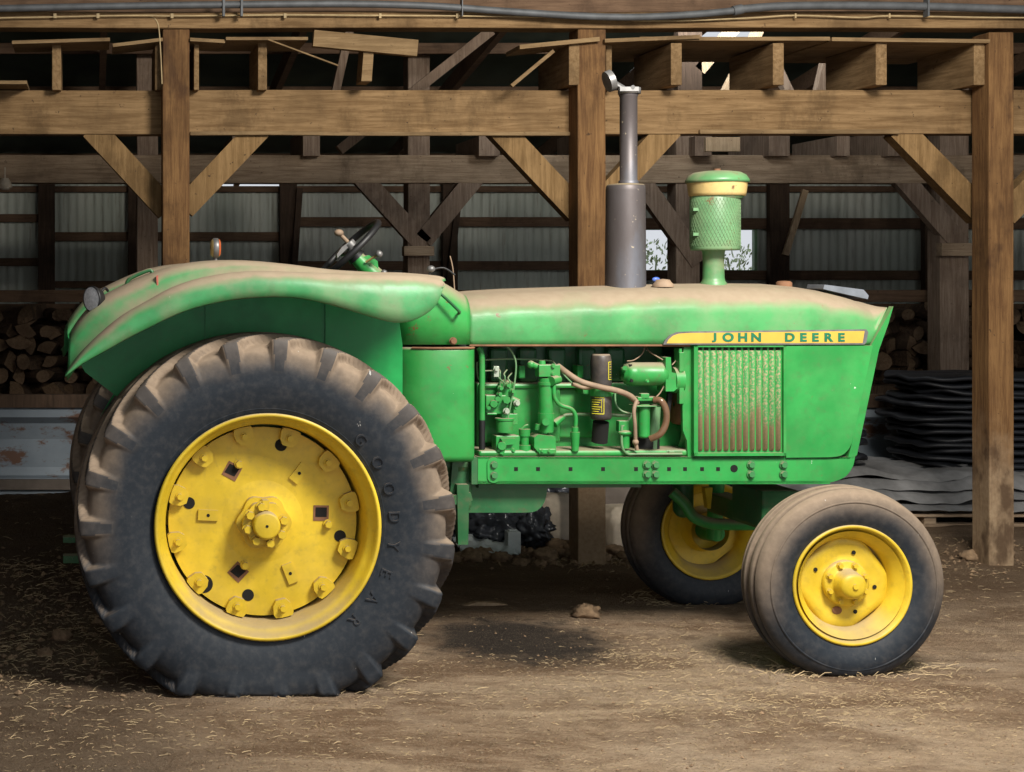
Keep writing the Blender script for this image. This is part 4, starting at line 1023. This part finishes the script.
slab('loft_board', ((113, 47), (163, 41)), 9.0, .3, .02, 'plank', 'loose loft board left of the first post')
slab('loft_board', ((190, 41), (225, 43)), 9.0, .35, .02, 'plank', 'short loft board right of the first post')
slab('loft_board', ((226, 40), (308, 40)), 8.98, .45, .018, 'plank', 'wide loft board above the first brace')
slab('loft_board', ((313, 46), (417, 56)), 8.95, .06, .095, 'plank', 'tilted pale board lying on the loft edge')
slab('loft_board', ((-25, 84), (27, 84)), 8.95, .4, .02, 'plank', 'sloping board end at the left edge')
slab('loft_board', ((268, 40), (338, 66)), 8.93, .02, .008, 'plank', 'thin lath hanging from the loft boards')
slab('loft_board', ((513, 87), (555, 52)), 8.96, .03, .02, 'plank', 'thin stick leaning left of the middle post')
A = P(350, 88, 9.0); mb = MB()
q = [P(352, 88, 9.3), P(362, 88, 9.3), P(374, 40, 9.0), P(364, 40, 9.0)]
mb.prism([(p.x, p.z) for p in q], 8.98, 9.16); structure(mb.build('loft_board', 'plank', bevel=.004), 'short leaning prop under the tilted board')
# second-row stubs above inner beam
for k, x_ in enumerate((245, 320, 500, 600, 712, 790, 850, 905)):
    joist(x_, 136-(k % 2)*6, 156, Y2-.15, .9, 13+(k % 3)*4, 'short joist resting on the inner beam', 'old_z')
# roof: slopes down to the back wall
rb = MB(); rows = []
for i in range(12):
    t = i/11; y = 3.5+(19.3-3.5)*t; z = 5.55+(3.02-5.55)*t
    rows.append([(-4+k*.1, y, z+.012*math.sin(k*2.1)) for k in range(191)])
# leave a skylight opening above the bay right of the exhaust
w_ = 191; vs = [p for r_ in rows for p in r_]; fs = []
for i in range(11):
    for j in range(w_-1):
        x = -4+j*.1; 
        if i in (7,) and 5.3 < x < 6.0: continue
        fs.append((i*w_+j, i*w_+j+1, (i+1)*w_+j+1, (i+1)*w_+j))
rb.add(vs, fs, 0, True); structure(rb.build('ceiling', 'roof', origin=(0, 0, 0)), 'dark ribbed metal roof underside')
roofz = lambda y: 5.55+(3.02-5.55)*(y-3.5)/(19.3-3.5)
for k, y in enumerate((9.8, 11.2, 12.6, 14.0, 15.4, 16.8, 18.2)):
    beam('roof_purlin', (-4, y, roofz(y)-.12), (15, y+.05, roofz(y)-.02), 'dark_x', 'dark roof purlin, number %s from the front' % ('one two three four five six seven'.split()[k]))
for k in range(7):
    x = -1.6+k*1.25*1.35; mb = MB()
    mb.add([(x, 9.3, roofz(9.3)-.12), (x+.06, 9.3, roofz(9.3)-.12), (x+.06, 9.3, roofz(9.3)-.28), (x, 9.3, roofz(9.3)-.28), (x, 18.9, roofz(18.9)-.12), (x+.06, 18.9, roofz(18.9)-.12), (x+.06, 18.9, roofz(18.9)-.28), (x, 18.9, roofz(18.9)-.28)],
           [(0, 1, 2, 3), (7, 6, 5, 4), (0, 4, 5, 1), (1, 5, 6, 2), (2, 6, 7, 3), (3, 7, 4, 0)])
    structure(mb.build('roof_rafter', 'dark_x'), 'dark roof rafter running to the back wall')
# boards near the skylight, daylight on them put into pale colour; plus diagonals
for (a_, b_, w2, mt, lb) in (((735, 28), (700, 70), 12, 'pale', 'diagonal board coloured pale as if daylit, behind the loft planks'), ((762, 26), (728, 92), 9, 'pale', 'narrow strut coloured pale as if daylit, behind the air cleaner loft'), ((775, 60), (792, 95), 8, 'old_z', 'grey strut behind the loft joists'),
                             ((835, 40), (822, 95), 12, 'old_z', 'grey upright behind the loft joists'), ((965, 60), (905, 120), 12, 'old_z', 'grey diagonal behind the end loft joist'), ((690, 20), (690, 90), 24, 'dark_z', 'dark upright behind the exhaust loft'), ((350, 30), (336, 92), 8, 'old_z', 'grey upright behind the tilted board'), ((492, 30), (340, 150), 10, 'old_z', 'long grey strut behind the tie beam')):
    brace(a_, b_, w2, 12.2, .08, mt, lb)
A = P(706, 137, 13.4); B = P(738, 152, 13.45); beam('loft_board', A, B, 'pale', 'plywood sheet coloured pale as if daylit, above the inner beam')  # paleness stands in for light falling on the plywood
# ---- back wall (corrugated), with window openings
YB = 18.6
def xb(px): return P(px, 0, YB).x
def zb_(py): return P(0, py, YB).z
holes = [(641, 679, 230, 270), (700, 753, 230, 270), (222, 282, 183.5, 188), (776, 782, 215, 270)]
hz = [(xb(a_), xb(b_), zb_(d_), zb_(c_)) for a_, b_, c_, d_ in holes]
zlev = sorted(set([-.1, 3.05]+[z for h2 in hz for z in h2[2:]]))
xv = [-4+.0265*i for i in range(int(19/.0265))]
for h2 in hz: xv += [h2[0], h2[1]]
xv = sorted(set(xv)); wb = MB(); w_ = len(xv)
vs = [(x, YB+.010*math.sin(x*2*PI/.106), z) for z in zlev for x in xv]; fs = []
for i in range(len(zlev)-1):
    zc_ = (zlev[i]+zlev[i+1])/2
    for j in range(w_-1):
        xc = (xv[j]+xv[j+1])/2
        if any(h2[0] < xc < h2[1] and h2[2] < zc_ < h2[3] for h2 in hz): continue
        fs.append((i*w_+j, i*w_+j+1, (i+1)*w_+j+1, (i+1)*w_+j))
wb.add(vs, fs, 0, True); structure(wb.build('wall_back', 'tin', origin=(0, 0, 0)), 'pale corrugated metal back wall')
YG = YB-.09
def girt(px0, px1, py0, py1, lb, mat='dark_x', Y=YG): 
    A = P(px0, py0, Y); B = P(px1, py1, Y); return beam('wall_girt', A, B+Vector((0, .06, 0)), mat, lb)
girt(-70, 55, 214, 222, 'upper wall girt at the left edge'); girt(-70, 55, 258, 266, 'lower wall girt at the left edge')
girt(55, 280, 232, 241, 'wall girt between the left studs'); girt(55, 300, 281, 288, 'low wall girt between the left studs')
girt(280, 640, 217, 226.5, 'upper wall girt behind the steering wheel'); girt(280, 640, 261, 270, 'lower wall girt behind the steering wheel')
girt(640, 1230, 218, 229, 'upper wall girt behind the air cleaner'); girt(640, 1230, 270.5, 280, 'lower wall girt behind the air cleaner')
girt(-70, 1230, 186, 192, 'dark wall plate under the eave', Y=YG)
for k, (a_, b_) in enumerate(((38, 55), (128, 138), (280, 296), (443, 456), (684, 700), (770, 786), (925, 940), (1085, 1100))):
    A = P(a_, 180, YG-.12); B = P(b_, 460, YG-.02); beam('wall_stud', (A.x, A.y, -.05), (B.x, B.y, A.z), 'dark_z', 'dark wall stud, '+('left of the framed panel', 'right of the framed panel', 'left of the steering wheel', 'right of the steering wheel', 'between the two windows', 'with the leaning lath', 'left of the end post', 'beyond the large end post')[k])
for (pa, pb, w2, lb, mt) in (((300, 188), (293, 290), 6, 'slanting lath left of the steering wheel', 'dark_z'), ((806, 190), (786, 255), 6, 'pale slanting lath right of the air cleaner', 'pale'), ((460, 190), (450, 280), 6, 'dark slanting lath right of the inner post', 'dark_z')):
    brace(pa, pb, w2, YG-.2, .04, mt, lb)
for k, h2 in enumerate(hz[:2]):
    mb = MB(); t_ = .035
    for (a_, b_) in (((h2[0]-t_, h2[2]-t_), (h2[1]+t_, h2[2])), ((h2[0]-t_, h2[3]), (h2[1]+t_, h2[3]+t_)), ((h2[0]-t_, h2[2]), (h2[0], h2[3])), ((h2[1], h2[2]), (h2[1]+t_, h2[3]))):
        mb.box((a_[0], YB-.04, a_[1]), (b_[0], YB+.03, b_[1]))
    structure(mb.build('window_%d' % (k+1), 'green_pale'), 'bright window opening in the back wall %s the grey inner post' % ('left of' if k == 0 else 'right of'))
# side walls
mb = MB(); mb.box((-3.2, -1, -.1), (-3.1, 18.7, 5.2)); structure(mb.build('wall_left_shade', 'dark_z'), 'unseen dark left wall set close in to keep light off the left')  # out of view; set near and run forward to block sky light
mb = MB(); mb.box((14.5, 3, -.1), (14.6, 18.7, 5.2)); structure(mb.build('wall_right', 'dark_z'), 'dark right side wall')
# horizontal dark rail in front of the wood piles
timber_h('timber_beam', -80, 1240, 290, 302, 14.6, .08, 'dark_x', 'dark horizontal rail above the firewood piles')
# outdoors beyond the windows
mb = MB(); mb.grid([[(x, y, -.06) for x in (-20, 40)] for y in (18.8, 60)]); structure(mb.build('ground_outside', 'dirt'), 'field outside the barn')
def bush(c, r, h2, name, label, nleaf=1700):
    mb = MB(); 
    for i in range(nleaf):
        u = Vector((random.gauss(0, .5), random.gauss(0, .5), random.random()**.8))
        p = Vector(c)+Vector((u.x*r, u.y*r, u.z*h2*(1-.3*abs(u.x)))); d = Vector((random.uniform(-1, 1), random.uniform(-1, 1), random.uniform(.2, 1.4))).normalized(); s2 = random.uniform(.04, .09)
        w2 = d.orthogonal().normalized()*s2*.25
        mb.add([p-w2, p+d*s2*.5-w2*1.4, p+d*s2, p+d*s2*.5+w2*1.4, p+w2], [(0, 1, 2, 3, 4)])
    for k in range(5): mb.tube([Vector(c)+Vector((random.uniform(-.1, .1), 0, -.06)), Vector(c)+Vector((random.uniform(-r, r)*.6, 0, h2*.9))], .012, 5, sub=1)
    o = mb.build(name, 'leaf'); tag(o, label, 'shrub', 'shrubs outside the back windows'); return o
bush((P(650, 0, 21).x, 21, -.06), 1.3, 2.30, 'leafy_shrub', 'leafy shrub outside the window beside the muffler')
bush((P(745, 0, 22).x, 22, -.06), 1.1, 2.26, 'leafy_shrub', 'leafy shrub outside the window behind the air cleaner')

# ---- conduit, cable
def pt(l, Y): return [P(a_, b_, Y) for a_, b_ in l]
a = MB(); a.tube(pt([(-60, 10), (0, 8.5), (130, 6), (250, 4.5), (350, 4), (430, 6), (500, 11), (580, 16), (640, 17), (700, 14), (740, 10)], 8.93), .021, 12); a.tube(pt([(738, 9.5), (790, 6), (900, 6), (1024, 9.5), (1200, 14)], 8.93), .024, 12); a.cyl(P(733, 11, 8.93), P(742, 9, 8.93), .029)
for px in (222, 240, 460, 925): a.box(P(px, -3, 8.95), P(px+3, 16, 8.90))
tag(a.build('conduit_pipe', 'greytin'), 'grey conduit pipe sagging along the header timber', 'pipe')
a = MB(); a.tube(pt([(-60, 20), (0, 18), (55, 17), (98, 16), (150, 15.5), (170, 16), (285, 15), (380, 15.5), (460, 16), (560, 17.5), (660, 21), (750, 18), (795, 15.5), (860, 17.5), (890, 16), (990, 17.5), (1100, 18)], 8.97), .005, 6)
for px in (55, 98, 172, 285, 380, 457, 795, 889): a.box(P(px-1.5, 14, 8.98), P(px+1.5, 18, 8.96))
tag(a.build('electric_cable', 'cable'), 'thin cream cable stapled along the header board', 'cable')
a = MB(); a.tube(pt([(150, 16), (156, 20), (159, 30), (161, 60), (162, 84)], 9.0), .004, 6); tag(a.build('electric_cable', 'cable'), 'thin cable dropping beside the first barn post', 'cable')
a = MB(); pc = P(5, 189, 14.0); a.lathe([(.03, .1), (.05, .07), (.07, .02), (.03, -.01)], pc, 'z', 16); a.cyl(pc+Vector((0, 0, .1)), pc+Vector((0, 0, .2)), .006)
tag(a.build('porcelain_lamp_holder', 'sack'), 'small white lamp holder hanging at the left edge', 'lamp holder')

# ---- feed bunk
bb = MB(); Yk = 11.9; zz = lambda py: P(0, py, Yk).z
prof = [(0, -.02), (0, zz(478)), (.04, zz(476)), (.06, zz(468)), (.07, zz(440)), (.05, zz(424)), (.0, zz(419)), (-.02, zz(417)), (-.02, zz(407)), (.10, zz(406)), (.16, zz(407)), (.16, -.02)]
X0, X1 = -3.0, 14.4
bb.add([(X0, Yk+a_, b_) for a_, b_ in prof]+[(X1, Yk+a_, b_) for a_, b_ in prof], [(i, i+len(prof), (i+1) % len(prof)+len(prof), (i+1) % len(prof)) for i in range(len(prof))]+[tuple(range(len(prof)))[::-1], tuple(range(len(prof), 2*len(prof)))])
bunk = bb.build('feed_bunk', 'bunk'); tag(bunk, 'long weathered blue-grey steel feed bunk behind the tractor', 'feed bunk')
a = MB(); a.box((X0, Yk-.06, zz(407)), (X1, Yk+.02, zz(394))); a.build('bunk_rail', 'dark_z', bunk)
a = MB(); a.box((X0, Yk-.04, zz(489)), (X1, Yk+.05, zz(479))); a.build('bunk_footing', 'concrete', bunk)

# ---- firewood
def logmesh(i):
    mb = MB(); r = random.Random(i); L = .42; n_ = 9
    full = r.random() < .35
    prof = []
    if full: prof = [(math.cos(2*PI*k/10)*(.075+r.uniform(-.008, .008)), math.sin(2*PI*k/10)*(.075+r.uniform(-.008, .008))) for k in range(10)]
    else:
        a0 = r.uniform(1.2, 2.2); prof = [(0, 0)]+[(math.cos(a0*k/6)*.13, math.sin(a0*k/6)*.13) for k in range(7)]
        cx = sum(p[0] for p in prof)/8; cz = sum(p[1] for p in prof)/8; prof = [(p[0]-cx, p[1]-cz) for p in prof]
    n_ = len(prof); rows = []
    for j in range(5):
        t = j/4; rows.append([(p[0]*(1+.12*math.sin(j*2+i)), -L/2+L*t, p[1]*(1+.12*math.cos(j*1.7+i))) for p in prof])
    vs = [p for r_ in rows for p in r_]
    mb.add(vs, [(j*n_+k, j*n_+(k+1) % n_, (j+1)*n_+(k+1) % n_, (j+1)*n_+k) for j in range(4) for k in range(n_)], 0)
    mb.add(rows[0], [tuple(range(n_))[::-1]], 1); mb.add(rows[-1], [tuple(range(n_))], 1)
    return mb.build('firewood_log', ['log', 'logend'], origin=(0, 0, 0))
protos = [logmesh(i) for i in range(7)]; used = set()
def put_log(i, loc, rot, s2, label, group):
    o = protos[i]
    if i in used: o = o.copy(); COL.objects.link(o)
    used.add(i); o.location = loc; o.rotation_euler = rot; o.scale = (s2, s2, s2); tag(o, label, 'firewood', group)
for (xa, xb2, top, lb, gr) in ((-60, 135, 300, 'split firewood log in the dark pile left of the rear fender', 'firewood pile at the left'), (868, 1075, 302, 'split firewood log in the pile beyond the tractor nose', 'firewood pile at the right')):
    for row in range(10):
        zc_ = .09+row*.152
        x = P(xa, 0, 15.4).x+(row % 2)*.09; xe = P(xb2, 0, 15.4).x
        while x < xe:
            tp = 1.45+.12*math.sin(x*3)
            if zc_ < tp and (zc_ > .47):
                put_log(random.randrange(7), (x, 15.5+random.uniform(-.12, .12), zc_+random.uniform(-.015, .015)), (random.uniform(-.12, .12), random.uniform(0, 6.28), random.uniform(-.8, .8)), random.uniform(.85, 1.2), lb, gr)
            x += random.uniform(.165, .21)
mb = MB(); mb.box((P(-60, 0, 15.4).x, 15.1, -.05), (P(140, 0, 15.4).x, 15.9, .33)); mb.box((P(865, 0, 15.4).x, 15.1, -.05), (P(1080, 0, 15.4).x, 15.9, .33)); structure(mb.build('wall_low', 'concrete'), 'low concrete curb under the firewood')

for xa, xb2, lb in ((-60, 140, 'added dark backing standing in for shade between the left logs'), (860, 1085, 'added dark backing standing in for shade between the right logs')):
    mb = MB(); mb.box((P(xa, 0, 15.4).x, 15.93, -.05), (P(xb2, 0, 15.4).x, 15.97, 1.42)); structure(mb.build('wall_gap_shade', 'dark_x'), lb)  # dark backing added so the gaps between logs read as shade

# ---- black sheet stacks
def sheet(c, hx, hy, th, seed, topflat=False):
    mb = MB(); n_ = 40; rr = []
    for k in range(n_):
        t = 2*PI*k/n_; e = 4.0
        cx = abs(math.cos(t))**(2/e)*(1 if math.cos(t) > 0 else -1); cy = abs(math.sin(t))**(2/e)*(1 if math.sin(t) > 0 else -1)
        j = 1+.05*noise.noise(Vector((cx*2, cy*2, seed*3.7)))
        dz = .030*noise.noise(Vector((cx*2.3, cy*2.3, seed*1.7)))
        rr.append((cx*j, cy*j, dz))
    rows = []
    for f, z in ((.25, 0), (.93, .004), (.985, th*.15), (1., th*.45), (.985, th*.75), (.95, th*.9), (.3, th)):
        rows.append([(c[0]+x*hx*f, c[1]+y*hy*f, c[2]+z+dz*min(1, f)) for x, y, dz in rr])
    vs = [p for r_ in rows for p in r_]
    mb.add(vs, [(i*n_+j, i*n_+(j+1) % n_, (i+1)*n_+(j+1) % n_, (i+1)*n_+j) for i in range(len(rows)-1) for j in range(n_)], 0, True)
    mb.add(rows[0], [tuple(range(n_))[::-1]]); mb.add(rows[-1], [tuple(range(n_))]); return mb
def stack(px0, px1, py0, py1, Y, n_, where, hy=.38):
    A, B = P(px0, py0, Y), P(px1, py1, Y); zt_, zb2 = A.z, B.z; cx = (A.x+B.x)/2; hx = (B.x-A.x)/2; st_ = (zt_-zb2)/n_
    for k in range(n_):
        w2 = hx*(1+random.uniform(-.09, .05)); dx_ = random.uniform(-.05, .05)
        o = sheet((cx+dx_, Y+hy, zb2+k*st_), w2, hy*random.uniform(.95, 1.05), st_*.92, k+px0).build('plastic_tray', 'blacksheet')
        if k == n_-1: tag(o, 'topmost black plastic tray of the stack '+where, 'plastic tray', 'black trays stacked '+where)
        elif k == 0: tag(o, 'lowest black plastic tray of the stack '+where, 'plastic tray', 'black trays stacked '+where)
        else: tag(o, 'black plastic tray in the middle of the stack '+where, 'plastic tray', 'black trays stacked '+where)
stack(926, 1110, 376, 476, 10.75, 15, 'behind the large end post')
stack(800, 874, 352, 470, 10.8, 15, 'just beyond the tractor nose')
# ---- tarps on pallet
def tarp(px0, px1, py, Y, hy, th, seed, label):
    A, B = P(px0, py, Y), P(px1, py, Y); cx = (A.x+B.x)/2; hx = (B.x-A.x)/2; mb = MB(); nx_, ny_ = 60, 16; rows = []
    for side in (0, 1):
        for j in range(ny_+1):
            v = -1+2*j/ny_ if side == 0 else 1-2*j/ny_; r_ = []
            for i in range(nx_+1):
                u = -1+2*i/nx_; e = max(0, 1-abs(v)**4)*max(0, 1-abs(u)**8)
                w2 = .065*noise.noise(Vector((u*hx*2.3, v*2, seed)))+.02*noise.noise(Vector((u*hx*8, v*5, seed+4)))
                z = A.z+w2*.9+(th*e**.5*(1+.4*noise.noise(Vector((u*hx*4, v*3, seed+9)))) if side == 0 else 0)
                r_.append((cx+u*hx*(1+.04*noise.noise(Vector((v*3, seed, 1)))), Y+hy+v*hy*(1+.10*noise.noise(Vector((u*hx*2.5, seed, 2)))), z))
            rows.append(r_)
    mb.grid(rows); return tag(mb.build('folded_tarpaulin', 'tarp'), label, 'tarpaulin', 'tarpaulins on the pallet')
tarp(800, 1130, 511, 10.30, .60, .045, 1, 'lowest grey tarpaulin lying on the pallet')
tarp(815, 1120, 501, 10.36, .56, .05, 2, 'second grey tarpaulin folded under the black trays')
tarp(790, 1140, 490, 10.45, .52, .05, 3, 'crumpled grey tarpaulin third up from the pallet')
tarp(790, 1130, 480, 10.55, .50, .05, 5, 'topmost grey tarpaulin directly under the black trays')
a = MB(); pz = P(0, 514, 10.34).z; px0, px1 = P(800, 0, 10.34).x, P(1130, 0, 10.34).x
for k in range(6): a.box((px0, 10.34+k*.2, pz-.022), (px1, 10.43+k*.2, pz))
for k in range(6):
    x = px0+(px1-px0)*k/5; a.box((x-.04, 10.36, .012), (x+.04, 11.4, pz-.022))
a.box((px0, 10.36, .0), (px1, 10.44, .02))
pal = a.build('wooden_pallet', 'old_x', bevel=.003); tag(pal, 'weathered wooden pallet under the grey tarpaulins', 'pallet')

# ---- things under / beyond the tractor
def lump(name, c, s2, mat, seed, amp=.15, freq=3, label=None, cat=None, group=None, seg=40, rings=24, e=1.0, facet=False):
    mb = MB(); vs = []
    for i in range(rings+1):
        a_ = PI*i/rings
        for k in range(seg):
            b_ = 2*PI*k/seg; d = Vector((math.sin(a_)*math.cos(b_), math.sin(a_)*math.sin(b_), math.cos(a_)))
            q = Vector([math.copysign(abs(x)**e, x) for x in d])
            if facet: nn_ = (noise.voronoi(d*freq+Vector((seed, 0, 0)))[0][0]-.4)*1.2
            else: nn_ = noise.fractal(d*freq+Vector((seed, seed*.3, 0)), .8, 2.2, 4)
            q = q*(1+amp*nn_); vs.append(Vector((c[0]+q.x*s2[0], c[1]+q.y*s2[1], max(c[2]+q.z*s2[2], c[2]-s2[2]*.86))))
    mb.add(vs, [(i*seg+k, (i+1)*seg+k, (i+1)*seg+(k+1) % seg, i*seg+(k+1) % seg) for i in range(rings) for k in range(seg)], 0, not facet)
    o = mb.build(name, mat)
    if label: tag(o, label, cat, group)
    return o
def on_px(x0_, x1_, y0_, y1_, Y):
    A = P(x0_, y0_, Y); B = P(x1_, y1_, Y); return ((A.x+B.x)/2, Y, (A.z+B.z)/2), (B.x-A.x)/2, (A.z-B.z)/2
for (b_, Y, dp, mt, nm, lb, cat, kw) in (
    ((535, 578, 494, 543), 9.55, .14, 'sack', 'feed_sack', 'dirty white sack left of the middle post', 'sack', dict(e=.5, amp=.07, freq=1.5)),
    ((600, 650, 506, 553), 9.45, .15, 'sack', 'feed_sack', 'dirty white sack right of the middle post', 'sack', dict(e=.5, amp=.07, freq=1.5)),
    ((572, 660, 480, 516), 10.2, .15, 'concrete', 'feed_sack', 'brown sack lying behind the middle post', 'sack', dict(e=.6, amp=.08, freq=2)),
    ((462, 520, 504, 550), 9.5, .2, 'bag', 'plastic_bag', 'shiny crumpled black plastic bag under the oil pan', 'bag', dict(amp=.42, freq=2.4)),
    ((512, 550, 508, 548), 9.42, .17, 'bag', 'plastic_bag', 'crumpled black plastic bag beside the white sack', 'bag', dict(amp=.40, freq=2.6)),
    ((440, 476, 508, 552), 9.6, .2, 'bag', 'plastic_bag', 'dark plastic bag behind the rear tire', 'bag', dict(amp=.35, freq=2.2)),
    ((535, 575, 478, 506), 10.4, .2, 'bag', 'plastic_bag', 'dark blue-black bag behind the oil pan', 'bag', dict(amp=.35, freq=2.2))):
    c_, hx, hzz = on_px(*b_, Y); zbot = c_[2]-hzz; 
    lump(nm, (c_[0], Y, c_[2]), (hx, dp, hzz*1.05), mt, hash(lb) % 1 + len(lb)*.77, label=lb, cat=cat, seg=56, rings=36, **kw)
a = MB(); c_ = P(485, 548, 9.25); rows = []
for j in range(15):
    rows.append([(c_.x-.17+.34*i/22, 9.12+.26*j/14, .045+.05*(j/14)+.03*noise.noise(Vector((i*.35, j*.4, 2)))+.012*noise.noise(Vector((i*.9, j*.9, 7)))) for i in range(23)])
a.grid(rows); tag(a.build('plastic_sheet', 'paper', solid=.004), 'crumpled pale plastic sheet under the black bag', 'plastic sheet')
a = MB(); c0, hx, hzz = on_px(508, 521, 532, 554, 9.2); a.box((c0[0]-hx, 9.2, c0[2]-hzz), (c0[0]+hx, 9.28, c0[2]+hzz)); a.box((c0[0]-hx*.7, 9.22, c0[2]+hzz), (c0[0]+hx*.7, 9.26, c0[2]+hzz+.01)); o = a.build('carton', 'paper', bevel=.01); tag(o, 'small pale blue carton standing before the black bag', 'carton')
# clods
clabs = 0
for (px, py, r_) in ((587, 617, .055), (455, 562, .05), (470, 562, .06), (483, 560, .055), (500, 562, .045), (545, 560, .06), (560, 556, .075), (575, 558, .06), (600, 560, .05), (615, 556, .05), (625, 560, .04), (540, 566, .03), (520, 566, .035), (900, 612, .02), (62, 640, .04), (45, 655, .03), (150, 640, .03), (1005, 560, .05), (972, 560, .05), (648, 568, .03)):
    g = G0(px, py); z = ground_h(g.x, g.y)
    lb = {587: 'lone crumbly dirt clod on the floor before the tractor frame'}.get(px, 'crumbly brown dirt clod near the post bases')
    lump('dirt_clod', (g.x, g.y, z+r_*.4), (r_*1.25, r_, r_*.75), 'clod', px*.13, .45, 2.2, lb, 'dirt clod', 'dirt clods on the floor' if px != 587 else None, seg=18, rings=12)
g = G0(485, 605); a = MB(); a.prism([(-.11, .0), (-.04, .018), (.06, .014), (.12, .004), (.05, .0)], -.02, .02); o = a.build('wood_chip', 'pale'); o.location = (g.x, g.y, ground_h(g.x, g.y)+.002); tag(o, 'pale wood chip on the shaded floor', 'wood chip')
# crumbs + straw
def litter():
    st_, cr = MB(), MB(); rnd = random.Random(3)
    st0 = G0(515, 640)
    def put(x, y, L, w2, upz):
        if ((x-st0.x)/.42)**2+((y-st0.y)/.40)**2 < 1 and rnd.random() < .93: return
        z = ground_h(x, y)+.003; an = rnd.gauss(0, .7) if rnd.random() < .6 else rnd.uniform(0, PI); d = Vector((math.cos(an), math.sin(an), rnd.uniform(-.1, upz))).normalized(); s2 = Vector((-d.y, d.x, 0)).normalized()*w2
        p = Vector((x, y, z)); m_ = p+d*L*.5+Vector((0, 0, rnd.uniform(0, .003)*(1+5*upz))); e = p+d*L; e.z = max(e.z, ground_h(e.x, e.y)+.002); m_.z = max(m_.z, z)
        st_.add([p-s2, p+s2, m_+s2, m_-s2, e+s2*.6, e-s2*.6, p+Vector((0, 0, w2*1.5)), m_+Vector((0, 0, w2*1.5)), e+Vector((0, 0, w2))], [(0, 6, 7, 3), (6, 1, 2, 7), (3, 7, 8, 5), (7, 2, 4, 8)])
    def scatter(n_, px0, px1, py0, py1, Lr, w2, upz=.1):
        for _ in range(n_):
            g = G0(rnd.uniform(px0, px1), rnd.uniform(py0, py1)); put(g.x, g.y, rnd.uniform(*Lr), w2*rnd.uniform(.6, 1.3), upz)
    def blob(n_, cx, cy, sx, sy, Lr, w2, upz=.2):
        for _ in range(n_):
            py = rnd.gauss(cy, sy)
            if py < 480: continue
            g = G0(rnd.gauss(cx, sx), py); put(g.x, g.y, rnd.uniform(*Lr), w2*rnd.uniform(.6, 1.3), upz)
    scatter(3500, -20, 1050, 600, 780, (.005, .022), .0008)
    scatter(700, 430, 1050, 545, 640, (.008, .03), .0009)
    scatter(900, -20, 420, 560, 760, (.01, .045), .0011)
    blob(500, 640, 655, 70, 10, (.008, .03), .0010); blob(260, 845, 671, 45, 4, (.02, .07), .0018, .5); blob(200, 285, 689, 60, 4, (.015, .05), .0015, .4)
    blob(600, 595, 550, 28, 8, (.02, .06), .0014, .5); blob(500, 40, 640, 60, 30, (.02, .07), .0014, .3); blob(200, 680, 599, 30, 4, (.02, .06), .0015, .4)
    blob(900, 860, 705, 90, 16, (.006, .03), .0009); blob(700, 700, 690, 70, 20, (.006, .03), .0009); blob(300, 900, 560, 80, 20, (.01, .05), .001); blob(150, 500, 700, 120, 10, (.01, .04), .001); blob(250, 60, 580, 50, 20, (.02, .07), .0014, .3)
    def crumb(px, py, r_):
        g = G0(px, py); z = ground_h(g.x, g.y); c_ = Vector((g.x, g.y, z+r_*.3)); vs = [c_+Vector((rnd.uniform(.6, 1.2)*a_, rnd.uniform(.6, 1.2)*b_, rnd.uniform(.4, 1)*c2))*r_ for a_, b_, c2 in ((1, 0, 0), (0, 1, 0), (-1, 0, 0), (0, -1, 0), (0, 0, 1), (0, 0, -1))]
        cr.add(vs, [(0, 1, 4), (1, 2, 4), (2, 3, 4), (3, 0, 4), (1, 0, 5), (2, 1, 5), (3, 2, 5), (0, 3, 5)])
    for _ in range(1500): crumb(rnd.uniform(-20, 1040), rnd.uniform(590, 775), abs(rnd.gauss(0, .003))+.002)
    for _ in range(900): crumb(rnd.gauss(40, 80), rnd.gauss(620, 40), abs(rnd.gauss(0, .008))+.003)
    for _ in range(700): crumb(rnd.gauss(560, 60), rnd.gauss(559, 6), abs(rnd.gauss(0, .008))+.003)
    for _ in range(250): crumb(rnd.gauss(980, 40), rnd.gauss(560, 8), abs(rnd.gauss(0, .008))+.003)
    tag(st_.build('straw_litter', 'straw'), 'loose straw scattered over the dirt floor', 'straw', kind='stuff')
    tag(cr.build('dirt_crumbs', 'clod'), 'small dirt crumbs scattered over the floor', 'dirt crumbs', kind='stuff')
litter()

# ================================================================== LIGHT, CAMERA
world = bpy.data.worlds.new('sky'); scene.world = world; world.use_nodes = True
bg = world.node_tree.nodes['Background']; bg.inputs[0].default_value = (.90, .94, 1.0, 1); bg.inputs[1].default_value = .68
def area(name, loc, target, size, power, col, sy=None):
    li = bpy.data.lights.new(name, 'AREA'); li.shape = 'RECTANGLE'; li.size = size; li.size_y = sy or size; li.energy = power; li.color = col
    o = bpy.data.objects.new(name, li); COL.objects.link(o); o.location = loc; d = Vector(target)-Vector(loc); o.rotation_euler = d.to_track_quat('-Z', 'Y').to_euler(); return o
area('bay_lamp', (3.1, 3.7, 4.45), (3.2, 7.5, .7), 1.5, 410, (1, .95, .87), 1.1)
area('roof_skylight', (4.9, 12.0, 4.15), (5.4, 14.6, 2.3), .9, 60, (.9, .96, 1))
cam = bpy.data.cameras.new('camera'); co = bpy.data.objects.new('camera', cam); COL.objects.link(co); scene.camera = co
co.location = (0, 0, H); co.rotation_euler = (PI/2, 0, 0); cam.sensor_width = 36; cam.sensor_fit = 'HORIZONTAL'; cam.lens = F*36/1024
cam.shift_x = (512-VX)/1024; cam.shift_y = -(386-VY)/1024; cam.clip_end = 200
for o in scene.objects:
    if '_o' in o: del o['_o']
vs_ = scene.view_settings; vs_.view_transform = 'Standard'; vs_.look = 'None'; vs_.gamma = 1; vs_.use_curve_mapping = False; vs_.exposure = 0.15
